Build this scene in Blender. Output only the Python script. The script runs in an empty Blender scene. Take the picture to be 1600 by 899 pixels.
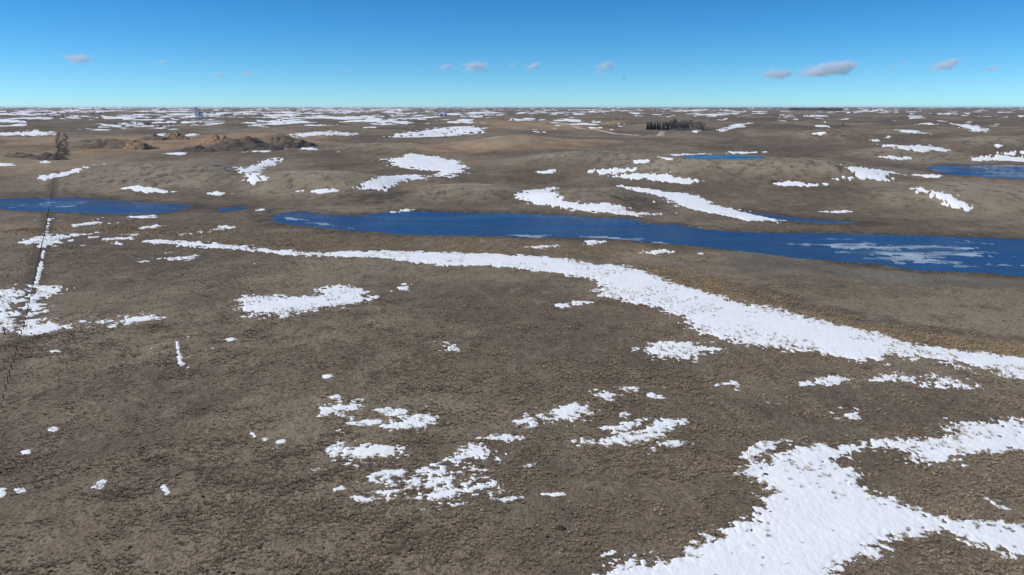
import bpy, math, random
import numpy as np
from mathutils import Vector

random.seed(7)
rng = np.random.default_rng(11)
S = bpy.context.scene
COL = S.collection
R = math.radians

# ------------------------------------------------------------------ camera, sky, sun, exposure
F = 1142.0                       # focal length in pixels of a 1600 px wide frame
PITCH = math.atan((449.5 - 168.0) / F)
CAM_Z = 57.0
cam_d = bpy.data.cameras.new('camera')
cam_d.sensor_width = 36.0
cam_d.lens = 36.0 * F / 1600.0
cam_d.clip_start = 1.0
cam_d.clip_end = 120000.0
cam = bpy.data.objects.new('camera', cam_d)
cam.location = (0, 0, CAM_Z)
cam.rotation_euler = (math.pi / 2 - PITCH, 0, 0)
COL.objects.link(cam)
S.camera = cam

SUN_EL, SUN_AZ = R(40), R(-92)   # azimuth clockwise from the view direction
wd = bpy.data.worlds.new('World')
S.world = wd
wd.use_nodes = True
wn = wd.node_tree
bg = wn.nodes['Background']
sky = wn.nodes.new('ShaderNodeTexSky')
sky.sky_type = 'NISHITA'
sky.sun_disc = False
sky.sun_elevation = SUN_EL
sky.sun_rotation = SUN_AZ
sky.altitude = 600
sky.air_density = 0.6
sky.dust_density = 0.0
sky.ozone_density = 8.0
hs_ = wn.nodes.new('ShaderNodeHueSaturation')
hs_.inputs['Saturation'].default_value = 1.18
wb = wn.nodes.new('ShaderNodeMix'); wb.data_type = 'RGBA'; wb.blend_type = 'MULTIPLY'
wb.inputs[0].default_value = 1.0
wb.inputs[7].default_value = (0.88, 1.10, 1.0, 1.0)      # the camera's white balance
wn.links.new(sky.outputs[0], hs_.inputs['Color'])
wn.links.new(hs_.outputs[0], wb.inputs[6])
wn.links.new(wb.outputs[2], bg.inputs['Color'])
bg.inputs['Strength'].default_value = 0.122

sd_ = bpy.data.lights.new('sun', 'SUN')
sd_.energy = 4.3
sd_.angle = R(0.53)
sd_.color = (1.0, 0.955, 0.90)
sun = bpy.data.objects.new('sun', sd_)
sdir = Vector((math.sin(SUN_AZ) * math.cos(SUN_EL), math.cos(SUN_AZ) * math.cos(SUN_EL), math.sin(SUN_EL)))
sun.rotation_euler = (-sdir).to_track_quat('-Z', 'Y').to_euler()
sun.location = (-200, 0, 300)
COL.objects.link(sun)

S.view_settings.view_transform = 'Standard'
S.view_settings.look = 'None'
S.view_settings.exposure = 0.0
S.view_settings.gamma = 1.0
S.cycles.max_bounces = 10
S.cycles.diffuse_bounces = 2
S.cycles.glossy_bounces = 3
S.cycles.volume_bounces = 4
S.cycles.volume_step_rate = 0.35

# ------------------------------------------------------------------ helpers
def hash2(ix, iy, seed):
    h = (ix.astype(np.int64) * 374761393 + iy.astype(np.int64) * 668265263 + seed * 1442695041) & 0xFFFFFFFF
    h = ((h ^ (h >> 13)) * 1274126177) & 0xFFFFFFFF
    return (h ^ (h >> 16)) & 0xFFFFFFFF

def pn(x, y, seed=0):
    """gradient noise, about -1..1"""
    xf, yf = np.floor(x), np.floor(y)
    fx, fy = x - xf, y - yf
    xi, yi = xf.astype(np.int64), yf.astype(np.int64)
    u = fx * fx * fx * (fx * (fx * 6 - 15) + 10)
    v = fy * fy * fy * (fy * (fy * 6 - 15) + 10)
    def g(ox, oy):
        a = hash2(xi + ox, yi + oy, seed).astype(np.float64) * (2 * np.pi / 4294967296.0)
        return np.cos(a) * (fx - ox) + np.sin(a) * (fy - oy)
    n0 = g(0, 0) * (1 - u) + g(1, 0) * u
    n1 = g(0, 1) * (1 - u) + g(1, 1) * u
    return (n0 * (1 - v) + n1 * v) * 1.5

def fbm(x, y, scale, octs=4, seed=0, gain=0.5):
    s, a, t = 0.0, 1.0, 0.0
    for k in range(octs):
        s = s + a * pn(x / scale + 17.3 * k, y / scale - 9.1 * k, seed + k)
        t += a
        a *= gain
        scale *= 0.5
    return s / t * 1.4

def sstep(a, b, x):
    t = np.clip((x - a) / (b - a), 0, 1)
    return t * t * (3 - 2 * t)

def poly_sd(px, py, poly):
    """signed distance (positive inside) to a polygon"""
    d2 = np.full(px.shape, 1e18)
    inside = np.zeros(px.shape, bool)
    n = len(poly)
    for i in range(n):
        x0, y0 = poly[i]
        x1, y1 = poly[(i + 1) % n]
        ex, ey = x1 - x0, y1 - y0
        l2 = ex * ex + ey * ey + 1e-12
        t = np.clip(((px - x0) * ex + (py - y0) * ey) / l2, 0, 1)
        dx, dy = px - x0 - t * ex, py - y0 - t * ey
        d2 = np.minimum(d2, dx * dx + dy * dy)
        if abs(ey) > 1e-9:
            c = ((y0 > py) != (y1 > py)) & (px < (py - y0) / ey * ex + x0)
            inside ^= c
    d = np.sqrt(d2)
    return np.where(inside, d, -d)

def line_d(px, py, pts):
    d2 = np.full(px.shape, 1e18)
    for (x0, y0), (x1, y1) in zip(pts[:-1], pts[1:]):
        ex, ey = x1 - x0, y1 - y0
        t = np.clip(((px - x0) * ex + (py - y0) * ey) / (ex * ex + ey * ey + 1e-12), 0, 1)
        d2 = np.minimum(d2, (px - x0 - t * ex) ** 2 + (py - y0 - t * ey) ** 2)
    return np.sqrt(d2)

def make_mesh(name, verts, faces, smooth=True):
    """verts (n,3) array, faces (m,4) or (m,3) array"""
    me = bpy.data.meshes.new(name)
    verts = np.asarray(verts, np.float32)
    faces = np.asarray(faces, np.int32)
    k = faces.shape[1]
    me.vertices.add(len(verts))
    me.vertices.foreach_set('co', verts.ravel())
    me.loops.add(faces.size)
    me.loops.foreach_set('vertex_index', faces.ravel())
    me.polygons.add(len(faces))
    me.polygons.foreach_set('loop_start', np.arange(0, faces.size, k, dtype=np.int32))
    me.update(calc_edges=True)
    if smooth:
        me.polygons.foreach_set('use_smooth', np.ones(len(faces), bool))
    return me

def link(name, me, mat=None, parent=None):
    o = bpy.data.objects.new(name, me)
    COL.objects.link(o)
    if mat is not None and me is not None and not me.materials:
        me.materials.append(mat)
    if parent is not None:
        o.parent = parent
    return o

def tag(o, label=None, cat=None, group=None, kind=None):
    if label: o['label'] = label
    if cat: o['category'] = cat
    if group: o['group'] = group
    if kind: o['kind'] = kind
    return o

class MB:
    """collects simple solids into one mesh"""
    def __init__(self): self.v, self.f = [], []
    def add(self, vs, fs):
        b = len(self.v); self.v += [tuple(p) for p in vs]; self.f += [tuple(i + b for i in f) for f in fs]
    def box(self, x0, x1, y0, y1, z0, z1):
        self.add([(x0,y0,z0),(x1,y0,z0),(x1,y1,z0),(x0,y1,z0),(x0,y0,z1),(x1,y0,z1),(x1,y1,z1),(x0,y1,z1)],
                 [(3,2,1,0),(4,5,6,7),(0,1,5,4),(1,2,6,5),(2,3,7,6),(3,0,4,7)])
    def tube(self, pts, rad, n=6, cap=True):
        rings = []
        for i, p in enumerate(pts):
            p = Vector(p)
            a = Vector(pts[max(i-1,0)]); b = Vector(pts[min(i+1,len(pts)-1)])
            t = (b - a).normalized()
            u = t.orthogonal().normalized(); w = t.cross(u)
            r = rad[i] if isinstance(rad, (list, tuple)) else rad
            rings.append([p + (u * math.cos(2*math.pi*k/n) + w * math.sin(2*math.pi*k/n)) * r for k in range(n)])
        vs = [q for ring in rings for q in ring]
        fs = [(i*n+k, i*n+(k+1)%n, (i+1)*n+(k+1)%n, (i+1)*n+k) for i in range(len(pts)-1) for k in range(n)]
        if cap:
            fs.append(tuple(range(n-1,-1,-1))); fs.append(tuple((len(pts)-1)*n+k for k in range(n)))
        self.add(vs, fs)
    def gable(self, x0, x1, y0, y1, z0, z1, over=0.0):
        xm = (x0+x1)/2
        x0 -= over; x1 += over; y0 -= over; y1 += over
        self.add([(x0,y0,z0),(x1,y0,z0),(x1,y1,z0),(x0,y1,z0),(xm,y0,z1),(xm,y1,z1)],
                 [(3,2,1,0),(0,1,4),(2,3,5),(1,2,5,4),(3,0,4,5)])
    def mesh(self, name):
        me = bpy.data.meshes.new(name); me.from_pydata(self.v, [], self.f); me.update(); return me
    def build(self, name, mat, parent=None, smooth=False):
        me = self.mesh(name)
        if smooth:
            for p in me.polygons: p.use_smooth = True
        return link(name, me, mat, parent)

# ------------------------------------------------------------------ materials
def new_mat(name):
    m = bpy.data.materials.new(name); m.use_nodes = True
    nt = m.node_tree
    return m, nt, nt.nodes['Principled BSDF']

def N(nt, kind, **kw):
    n = nt.nodes.new(kind)
    for k, v in kw.items():
        setattr(n, k, v)
    return n

def noise_node(nt, coord, scale, detail=3, rough=0.55, stretch=None, rot=0.0):
    src = coord
    if stretch:
        mp = N(nt, 'ShaderNodeMapping')
        mp.inputs['Scale'].default_value = stretch
        mp.inputs['Rotation'].default_value = (0, 0, rot)
        nt.links.new(coord, mp.inputs['Vector']); src = mp.outputs[0]
    n = N(nt, 'ShaderNodeTexNoise')
    n.inputs['Scale'].default_value = scale
    n.inputs['Detail'].default_value = detail
    n.inputs['Roughness'].default_value = rough
    nt.links.new(src, n.inputs['Vector'])
    return n.outputs['Fac']

def rng_map(nt, sock, a, b, c=0.0, d=1.0, smooth=True):
    n = N(nt, 'ShaderNodeMapRange')
    n.interpolation_type = 'SMOOTHSTEP' if smooth else 'LINEAR'
    n.inputs[1].default_value = a; n.inputs[2].default_value = b
    n.inputs[3].default_value = c; n.inputs[4].default_value = d
    nt.links.new(sock, n.inputs[0])
    return n.outputs[0]

def mix(nt, fac, a, b):
    n = N(nt, 'ShaderNodeMix', data_type='RGBA')
    for sock, val in ((n.inputs[0], fac), (n.inputs[6], a), (n.inputs[7], b)):
        if hasattr(val, 'is_linked') or hasattr(val, 'links'):
            nt.links.new(val, sock)
        else:
            sock.default_value = val if not isinstance(val, tuple) else (*val, 1.0)
    return n.outputs[2]

def mul(nt, a, b):
    n = N(nt, 'ShaderNodeMath', operation='MULTIPLY')
    for s, v in ((n.inputs[0], a), (n.inputs[1], b)):
        if hasattr(v, 'links'): nt.links.new(v, s)
        else: s.default_value = v
    return n.outputs[0]

def simple_mat(name, col, rough=0.8, var=0.25, scale=3.0, bump=0.0, metal=0.0):
    m, nt, p = new_mat(name)
    geo = N(nt, 'ShaderNodeTexCoord').outputs['Object']
    nz = noise_node(nt, geo, scale, 4)
    dark = tuple(c * (1 - var) for c in col); lite = tuple(min(c * (1 + var), 1) for c in col)
    nt.links.new(mix(nt, rng_map(nt, nz, .3, .7), dark, lite), p.inputs['Base Color'])
    p.inputs['Roughness'].default_value = rough
    p.inputs['Metallic'].default_value = metal
    if bump:
        b = N(nt, 'ShaderNodeBump'); b.inputs['Strength'].default_value = bump
        nt.links.new(nz, b.inputs['Height']); nt.links.new(b.outputs[0], p.inputs['Normal'])
    return m

STRAW = (0.330, 0.262, 0.178)
BROWN = (0.178, 0.134, 0.091)
DARK = (0.045, 0.036, 0.028)

def ground_mat():
    m, nt, p = new_mat('dry_prairie_grass')
    L = nt.links
    pos = N(nt, 'ShaderNodeNewGeometry').outputs['Position']
    n_fine = noise_node(nt, pos, 2.6, 5, .65, (1.0, 0.55, 1.0), R(25))
    n_mid = noise_node(nt, pos, 0.45, 5, .6, (1.0, 0.6, 1), R(20))
    n_big = noise_node(nt, pos, 0.05, 5, .6)
    n_huge = noise_node(nt, pos, 0.0085, 5, .6)
    n_far = noise_node(nt, pos, 0.0016, 6, .62)
    c = mix(nt, rng_map(nt, n_mid, .32, .68), BROWN, tuple(.55*a+.45*b for a, b in zip(BROWN, STRAW)))
    c = mix(nt, mul(nt, rng_map(nt, n_big, .42, .66), .55), c, STRAW)
    c = mix(nt, mul(nt, rng_map(nt, n_huge, .42, .60), .58), c, (0.098, 0.076, 0.055))
    c = mix(nt, mul(nt, rng_map(nt, n_huge, .50, .36), .5), c, (0.31, 0.258, 0.182))
    c = mix(nt, mul(nt, rng_map(nt, n_far, .45, .65), .45), c, (0.145, 0.117, 0.090))
    n_tuft = noise_node(nt, pos, 0.17, 6, .72, (1.0, 0.7, 1), R(-12))
    c = mix(nt, mul(nt, rng_map(nt, n_tuft, .53, .66), .62), c, (0.075, 0.058, 0.042))
    c = mix(nt, mul(nt, rng_map(nt, n_tuft, .46, .34), .45), c, (0.34, 0.28, 0.20))
    c = mix(nt, mul(nt, rng_map(nt, n_fine, .56, .36), .62), c, DARK)
    c = mix(nt, mul(nt, rng_map(nt, n_fine, .58, .74), .45), c, (0.30, 0.235, 0.155))
    za = N(nt, 'ShaderNodeAttribute', attribute_name='zone_a')
    zb = N(nt, 'ShaderNodeAttribute', attribute_name='zone_b')
    sa, sb = N(nt, 'ShaderNodeSeparateColor'), N(nt, 'ShaderNodeSeparateColor')
    L.new(za.outputs['Color'], sa.inputs[0]); L.new(zb.outputs['Color'], sb.inputs[0])
    grain = rng_map(nt, n_fine, .3, .7, .55, 1.0)
    gold = mix(nt, rng_map(nt, n_mid, .3, .7), (0.22, 0.15, 0.085), (0.34, 0.25, 0.145))
    c = mix(nt, mul(nt, sa.outputs[0], grain), c, gold)
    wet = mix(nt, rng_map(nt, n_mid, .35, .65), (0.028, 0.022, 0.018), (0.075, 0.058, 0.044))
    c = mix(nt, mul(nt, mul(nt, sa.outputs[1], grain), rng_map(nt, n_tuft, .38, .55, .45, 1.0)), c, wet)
    soil = mix(nt, rng_map(nt, n_big, .35, .65), (0.27, 0.175, 0.10), (0.37, 0.275, 0.175))
    c = mix(nt, mul(nt, sa.outputs[2], .85), c, soil)
    mud = mix(nt, rng_map(nt, n_big, .35, .65), (0.115, 0.108, 0.088), (0.175, 0.16, 0.125))
    c = mix(nt, sb.outputs[0], c, mud)
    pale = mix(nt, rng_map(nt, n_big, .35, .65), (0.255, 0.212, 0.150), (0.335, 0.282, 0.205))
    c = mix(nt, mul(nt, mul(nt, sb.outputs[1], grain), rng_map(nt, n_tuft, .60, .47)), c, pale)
    thatch = mix(nt, rng_map(nt, n_mid, .35, .65), (0.062, 0.05, 0.04), (0.10, 0.082, 0.062))
    c = mix(nt, mul(nt, sb.outputs[2], .8), c, thatch)
    L.new(c, p.inputs['Base Color'])
    p.inputs['Roughness'].default_value = 0.95
    p.inputs['Specular IOR Level'].default_value = 0.1
    b = N(nt, 'ShaderNodeBump'); b.inputs['Strength'].default_value = 0.75; b.inputs['Distance'].default_value = 0.12
    L.new(n_fine, b.inputs['Height'])
    b2 = N(nt, 'ShaderNodeBump'); b2.inputs['Strength'].default_value = 0.5; b2.inputs['Distance'].default_value = 0.6
    L.new(n_mid, b2.inputs['Height']); L.new(b.outputs[0], b2.inputs['Normal'])
    L.new(b2.outputs[0], p.inputs['Normal'])
    return m

def snow_mat():
    m, nt, p = new_mat('old_spring_snow')
    pos = N(nt, 'ShaderNodeNewGeometry').outputs['Position']
    n1 = noise_node(nt, pos, 1.1, 5, .6, (1.0, 0.45, 1), R(-30))
    n2 = noise_node(nt, pos, 0.12, 4, .6)
    c = mix(nt, rng_map(nt, n2, .35, .7), (0.85, 0.86, 0.845), (0.90, 0.91, 0.89))
    dirt = noise_node(nt, pos, 0.35, 6, .72)
    c = mix(nt, mul(nt, rng_map(nt, dirt, .60, .78), .45), c, (0.42, 0.38, 0.33))
    nt.links.new(c, p.inputs['Base Color'])
    p.inputs['Roughness'].default_value = 0.55
    p.inputs['Specular IOR Level'].default_value = 0.25
    b = N(nt, 'ShaderNodeBump'); b.inputs['Strength'].default_value = 0.55; b.inputs['Distance'].default_value = 0.22
    nt.links.new(n1, b.inputs['Height']); nt.links.new(b.outputs[0], p.inputs['Normal'])
    return m

def water_mat():
    m, nt, p = new_mat('pond_water')
    pos = N(nt, 'ShaderNodeNewGeometry').outputs['Position']
    wind = noise_node(nt, pos, 0.03, 5, .6, (0.45, 1.6, 1), R(8))
    deep = mix(nt, rng_map(nt, wind, .42, .60), (0.002, 0.012, 0.048), (0.010, 0.052, 0.165))
    nt.links.new(deep, p.inputs['Base Color'])
    nt.links.new(rng_map(nt, wind, .35, .65, .10, .30), p.inputs['Roughness'])
    p.inputs['IOR'].default_value = 1.333
    n1 = noise_node(nt, pos, 1.3, 4, .6, (0.6, 1.2, 1), R(10))
    b = N(nt, 'ShaderNodeBump'); b.inputs['Distance'].default_value = 0.30
    nt.links.new(rng_map(nt, wind, .40, .60, .22, .95), b.inputs['Strength'])
    nt.links.new(n1, b.inputs['Height']); nt.links.new(b.outputs[0], p.inputs['Normal'])
    return m

def ice_mat():
    m, nt, p = new_mat('rotten_ice')
    pos = N(nt, 'ShaderNodeNewGeometry').outputs['Position']
    n2 = noise_node(nt, pos, 0.09, 5, .65, (0.6, 1.3, 1))
    nt.links.new(mix(nt, rng_map(nt, n2, .38, .66), (0.05, 0.075, 0.11), (0.46, 0.52, 0.56)), p.inputs['Base Color'])
    p.inputs['Roughness'].default_value = 0.35
    return m

def grass_mat(name, a, b, dk):
    m, nt, p = new_mat(name)
    pos = N(nt, 'ShaderNodeNewGeometry').outputs['Position']
    oi = N(nt, 'ShaderNodeObjectInfo').outputs['Random']
    big = noise_node(nt, pos, 0.11, 4, .6)
    c = mix(nt, oi, a, b)
    c = mix(nt, mul(nt, rng_map(nt, big, .46, .64), .7), c, dk)
    nt.links.new(c, p.inputs['Base Color'])
    p.inputs['Roughness'].default_value = 0.85
    p.inputs['Specular IOR Level'].default_value = 0.15
    return m

M = {}
M['ground'] = ground_mat()
M['snow'] = snow_mat()
M['water'] = water_mat()
M['ice'] = ice_mat()
M['grass'] = grass_mat('dry_grass_blades', (0.235, 0.176, 0.118), (0.45, 0.355, 0.24), (0.195, 0.147, 0.10))
M['reed'] = grass_mat('dry_reed_blades', (0.30, 0.22, 0.13), (0.50, 0.38, 0.225), (0.22, 0.165, 0.105))
M['post'] = simple_mat('weathered_fence_post', (0.075, 0.065, 0.058), 0.9, .3, 4)
M['wire'] = simple_mat('dull_fence_wire', (0.12, 0.115, 0.11), 0.6, .1, 2, metal=.6)
M['soil_dark'] = simple_mat('dark_topsoil', (0.085, 0.062, 0.044), 0.95, .4, .35, .6)
M['soil_brown'] = simple_mat('brown_spoil', (0.15, 0.108, 0.072), 0.95, .35, .3, .6)
M['soil_orange'] = simple_mat('orange_clay', (0.27, 0.165, 0.09), 0.95, .3, .3, .5)
M['dung'] = simple_mat('dried_dung', (0.022, 0.018, 0.014), 0.9, .3, 5)
M['stone'] = simple_mat('dark_clod', (0.05, 0.042, 0.035), 0.9, .3, 5, .4)
M['bark'] = simple_mat('grey_bark', (0.085, 0.072, 0.062), 0.9, .3, 1.2)
M['needles'] = simple_mat('spruce_needles', (0.018, 0.026, 0.015), 0.8, .4, .8)
M['twigs'] = simple_mat('bare_twigs', (0.17, 0.145, 0.128), 0.9, .3, .7)
M['redtwigs'] = simple_mat('reddish_twigs', (0.10, 0.055, 0.045), 0.9, .3, .7)
M['white_paint'] = simple_mat('white_siding', (0.74, 0.75, 0.75), 0.6, .06, .5)
M['grey_steel'] = simple_mat('galvanised_steel', (0.50, 0.54, 0.58), 0.5, .08, .2)
M['dark_steel'] = simple_mat('dark_cladding', (0.07, 0.08, 0.09), 0.6, .15, .2)
M['roof'] = simple_mat('shingle_roof', (0.11, 0.10, 0.10), 0.8, .2, .5)
M['glass'] = simple_mat('window_glass', (0.03, 0.04, 0.05), 0.1, .1, .5)
M['gravel'] = simple_mat('gravel_road', (0.38, 0.31, 0.23), 0.95, .12, .2)

# ------------------------------------------------------------------ terrain grid (polar about the drone's ground point)
az = np.concatenate([np.linspace(-46, 46, 900), np.linspace(46, 314, 70)[1:-1]]) * math.pi / 180
NA = len(az)
rr = [0.5, 8, 16, 24, 32, 40]
while rr[-1] < 48000:
    r = rr[-1]
    if r < 60: dr = min(1.5, max(0.3, (60 - r) * .12))
    elif r < 3000: dr = min(r * r / 57.0 * 0.00175, 0.0095 * r)
    else: dr = 0.0095 * r + (r - 3000) * 0.008
    rr.append(r + max(dr, 0.12))
rr = np.array(rr); NR = len(rr)
AZ, RR = np.meshgrid(az, rr)          # rows: radius
GX, GY = RR * np.sin(AZ), RR * np.cos(AZ)

PROF_D = np.array([0, 300, 430, 520, 620, 750, 900, 1200, 1600, 2200, 3000, 4500, 7000, 11000, 18000, 30000, 60000], float)
PROF_Z = np.array([0, 0, 0.0, 3.2, 8.5, 15.5, 21, 25.5, 27, 28, 30.5, 34.5, 40, 46, 50, 52, 52], float)
_ld = np.linspace(math.log(20), math.log(60000), 800)
_lz = np.interp(np.exp(_ld), PROF_D, PROF_Z)
for _ in range(3):
    _k = np.ones(13) / 13
    _lz = np.convolve(np.pad(_lz, 6, mode='edge'), _k, mode='valid')
def profile(r):
    return np.interp(np.log(np.maximum(r, 20)), _ld, _lz)

ZP = profile(RR)

def at_grid(px, py, Z):
    """pixel(s) of the 1600x899 photograph -> first point met on the terrain grid Z"""
    px = np.atleast_1d(np.asarray(px, float)); py = np.atleast_1d(np.asarray(py, float))
    dx, dy = (px - 800) / F, (449.5 - py) / F
    vx = dx
    vy = math.cos(PITCH) + dy * math.sin(PITCH)
    vz = -math.sin(PITCH) + dy * math.cos(PITCH)
    a = np.arctan2(vx, vy)
    slope = vz / np.hypot(vx, vy)
    out = np.zeros((len(px), 3))
    nd = 900
    for i in range(len(px)):
        c = (a[i] - az[0]) / (az[1] - az[0])
        c = min(max(c, 0), nd - 1.001)
        c0 = int(c); f = c - c0
        prof = Z[:, c0] * (1 - f) + Z[:, c0 + 1] * f
        g = CAM_Z + slope[i] * rr - prof
        k = np.argmax(g < 0)
        if g[k] >= 0: k = NR - 1
        k = max(k, 1)
        t = g[k - 1] / (g[k - 1] - g[k] + 1e-12)
        t = min(max(t, 0), 1)
        r = rr[k - 1] + (rr[k] - rr[k - 1]) * t
        out[i] = (r * math.sin(a[i]), r * math.cos(a[i]), CAM_Z + slope[i] * r)
    return out

def at_plane(pts, z):
    out = []
    for px, py in pts:
        dx, dy = (px - 800) / F, (449.5 - py) / F
        vy = math.cos(PITCH) + dy * math.sin(PITCH); vz = -math.sin(PITCH) + dy * math.cos(PITCH)
        t = (z - CAM_Z) / vz
        out.append((dx * t, vy * t))
    return np.array(out)

# rolling ground: gentle near the slough, knob-and-kettle hills beyond
amp = np.interp(RR, [0, 120, 300, 480, 700, 1000, 1800, 4000, 9000, 30000], [.35, .5, .5, 1.9, 4.4, 6.5, 9.5, 12.0, 15, 18])
Z0 = ZP + amp * fbm(GX, GY, 190, 5, 3, .48) * np.interp(RR, [0, 2000, 6000], [1, 1, .5])
Z0 += np.interp(RR, [0, 1200, 3000, 8000], [0, 0, 4.0, 9.0]) * fbm(GX, GY, 900, 3, 21, .5)
MOUND = np.zeros_like(Z0)
# knolls named by where they show: (x, y of the foot, half width px, height m, depth factor)
for (mx, my, hw, hh, df) in [
        (925, 333, 120, 5.2, .95), (1150, 283, 150, 6.0, .8), (1290, 287, 105, 6.0, .8), (1510, 332, 150, 4.2, .8),
        (500, 305, 140, 5.0, .8), (250, 292, 150, 4.2, .8), (950, 268, 140, 5.5, .8), (1300, 224, 70, 7, .9),
        (1570, 242, 90, 7, .9), (740, 310, 90, 3.0, .8), (1430, 252, 90, 4.5, .8), (600, 240, 90, 4.0, .8), (800, 232, 80, 4, .8)]:
    c = at_grid(mx, my, ZP)[0]
    d = math.hypot(c[0], c[1])
    w = hw * d / F
    dep = w * df
    cy = c[1] + dep * .9
    cx = c[0] * cy / c[1]
    q = ((GX - cx) / w) ** 2 + ((GY - cy) / dep) ** 2
    Z0 += 1.7 * hh * np.exp(-1.15 * q ** 1.4)
    MOUND = np.maximum(MOUND, np.exp(-1.15 * q ** 1.4))

# ponds: (outline in the photograph, water level)
PONDS = {
 'slough': (0.0, [(420,342),(436,334),(470,331),(520,336),(560,338),(600,333),(650,331),(720,333),(800,334),(880,337),(940,341),(985,342),
            (1010,350),(1060,352),(1100,359),(1150,363),(1220,365),(1300,365),(1380,367),(1460,369),(1540,372),(1640,377),(1850,392),
            (1850,455),(1640,436),(1600,432),(1540,427),(1470,424),(1420,420),(1370,413),(1310,408),(1240,403),(1190,396),(1130,389),(1060,382),(1000,377),(940,372),(880,371),(820,371),
            (760,369),(700,368),(640,367),(590,363),(540,360),(490,355),(450,351)]),
 'left': (0.0, [(-220,326),(-200,320),(-60,315),(0,311),(60,309),(110,308),(170,313),(230,317),(280,319),(308,324),(290,329),(250,333),(200,335),(140,333),(90,331),(40,329),(0,327),(-60,328),(-180,331)]),
 'puddle': (0.1, [(340,327),(380,323),(385,326),(350,331)]),
 'far': (None, [(1066,244),(1100,242),(1150,242.5),(1196,245),(1190,248),(1150,249),(1110,249),(1075,248)]),
 'right': (None, [(1447,262),(1470,257.5),(1520,257),(1600,258),(1660,259),(1760,264),(1790,272),(1740,281),(1660,282),(1600,280),(1550,277.5),(1500,274),(1465,269)]),
 'inlet': (0.0, [(1150,329),(1190,334),(1240,340),(1310,346),(1350,349),(1300,349.5),(1250,347),(1215,343)]),
}
WATER = {}
Z1 = Z0.copy()
WET = np.zeros_like(Z1)
for nm, (lvl, pts) in PONDS.items():
    if lvl is None:
        c = at_grid([p[0] for p in pts], [p[1] for p in pts], Z0)
        lvl = float(np.median(c[:, 2])) - .3
        w = at_plane(pts, lvl)
    else:
        lvl = lvl - 0.25
        w = at_plane(pts, lvl)
    WATER[nm] = (lvl, w)
    lo, hi = w.min(0) - 140, w.max(0) + 140
    msk = (GX > lo[0]) & (GX < hi[0]) & (GY > lo[1]) & (GY < hi[1])
    x, y = GX[msk], GY[msk]
    s = poly_sd(x, y, w)
    s = s + 1.6 * fbm(x, y, 16, 4, 40, .6)
    z = Z1[msk]
    # pull the land towards the shore level near the pond, and dig the bed
    shore = lvl + 0.10 + np.maximum(-s, 0) * 0.018
    k = sstep(-95, -4, s)
    z = z * (1 - k) + np.minimum(z, shore) * k
    k2 = sstep(-30, -2, s)
    z = z * (1 - k2) + shore * k2
    z = np.where(s > -1.5, np.minimum(z, lvl + 0.10 - 0.10 * np.clip(s + 1.5, 0, 1e9) ), z)
    Z1[msk] = np.where(s > -1.5, np.maximum(z, lvl - 1.6), z)
    WET[msk] = np.maximum(WET[msk], sstep(-16, -2, s + 5.0 * fbm(x, y, 25, 4, 55, .6)))

def at(px, py):
    return at_grid(px, py, Z1)

def col_of(a):
    return np.interp(a, az[:900], np.arange(900))
def grid_sample(A, x, y):
    r = np.hypot(x, y); a = np.arctan2(x, y)
    c = np.clip(col_of(a), 0, 898.99); k = np.clip(np.interp(r, rr, np.arange(NR)), 0, NR - 1.01)
    c0, k0 = c.astype(int), k.astype(int); fc, fk = c - c0, k - k0
    return ((A[k0, c0] * (1 - fc) + A[k0, c0 + 1] * fc) * (1 - fk) + (A[k0 + 1, c0] * (1 - fc) + A[k0 + 1, c0 + 1] * fc) * fk)

# hummocks and tussocks
near = np.interp(RR, [0, 80, 250, 500, 900], [1, 1, 1, .7, 0])
hum = fbm(GX, GY, 1.9, 3, 70, .6)
hum2 = fbm(GX, GY, 9.0, 3, 77, .55)
rough_zone = sstep(.05, .5, fbm(GX, GY, 45, 2, 81) + .25 * sstep(-20, 60, GX))
BUMP = near * (0.062 * hum * (0.5 + 1.3 * rough_zone) + 0.06 * hum2)
inwater = np.zeros_like(Z1, bool)
for lvl, w in WATER.values():
    lo, hi = w.min(0) - 3, w.max(0) + 3
    m_ = (GX > lo[0]) & (GX < hi[0]) & (GY > lo[1]) & (GY < hi[1]) & (Z1 < lvl + .05)
    inwater |= m_
BUMP = np.where(inwater, BUMP * .3, BUMP)

# ------------------------------------------------------------------ snow: outlines as they lie on the land
# (label, group, raggedness 0..1, wind streak 0..1, outline px)
SNOW = []
def sn(label, rag, pts, group=None): SNOW.append((label, rag, pts, group))
sn('long sweeping band of white snow lying in the hollow below the slough', .36, [(222,376),(250,374),(300,378),(350,381),(400,387),(450,391),(500,395),(550,393),(600,391),(650,393),(700,394),(760,396),(800,399),(850,400),(900,407),(930,412),(990,417),(1010,425),(1040,436),(1075,448),(1110,458),(1150,470),(1200,478),(1240,490),(1290,503),(1330,512),(1390,526),(1420,537),(1480,545),(1550,552),(1600,558),(1680,566),(1860,590),(1860,650),(1680,606),(1600,592),(1560,580),(1500,570),(1440,560),(1400,555),(1370,562),(1340,562),(1300,555),(1260,548),(1200,545),(1160,540),(1130,528),(1090,518),(1070,505),(1060,495),(1030,482),(980,472),(940,462),(930,452),(945,445),(920,435),(860,427),(800,418),(760,415),(700,415),(640,411),(610,404),(560,402),(500,401),(430,397),(380,392),(320,387),(260,382)])
sn('broad white snowfield with a tongue running up to the slope above', .46, [(880,960),(940,885),(1000,875),(1060,870),(1100,850),(1140,825),(1180,810),(1195,795),(1190,765),(1160,735),(1200,712),(1240,700),(1290,698),(1350,690),(1400,690),(1420,697),(1390,702),(1330,710),(1310,725),(1350,740),(1360,762),(1400,785),(1440,798),(1470,812),(1530,812),(1600,822),(1700,835),(1880,870),(1880,940),(1700,890),(1600,872),(1540,860),(1490,838),(1450,830),(1410,845),(1370,860),(1340,880),(1310,905),(1280,960)])
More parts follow.
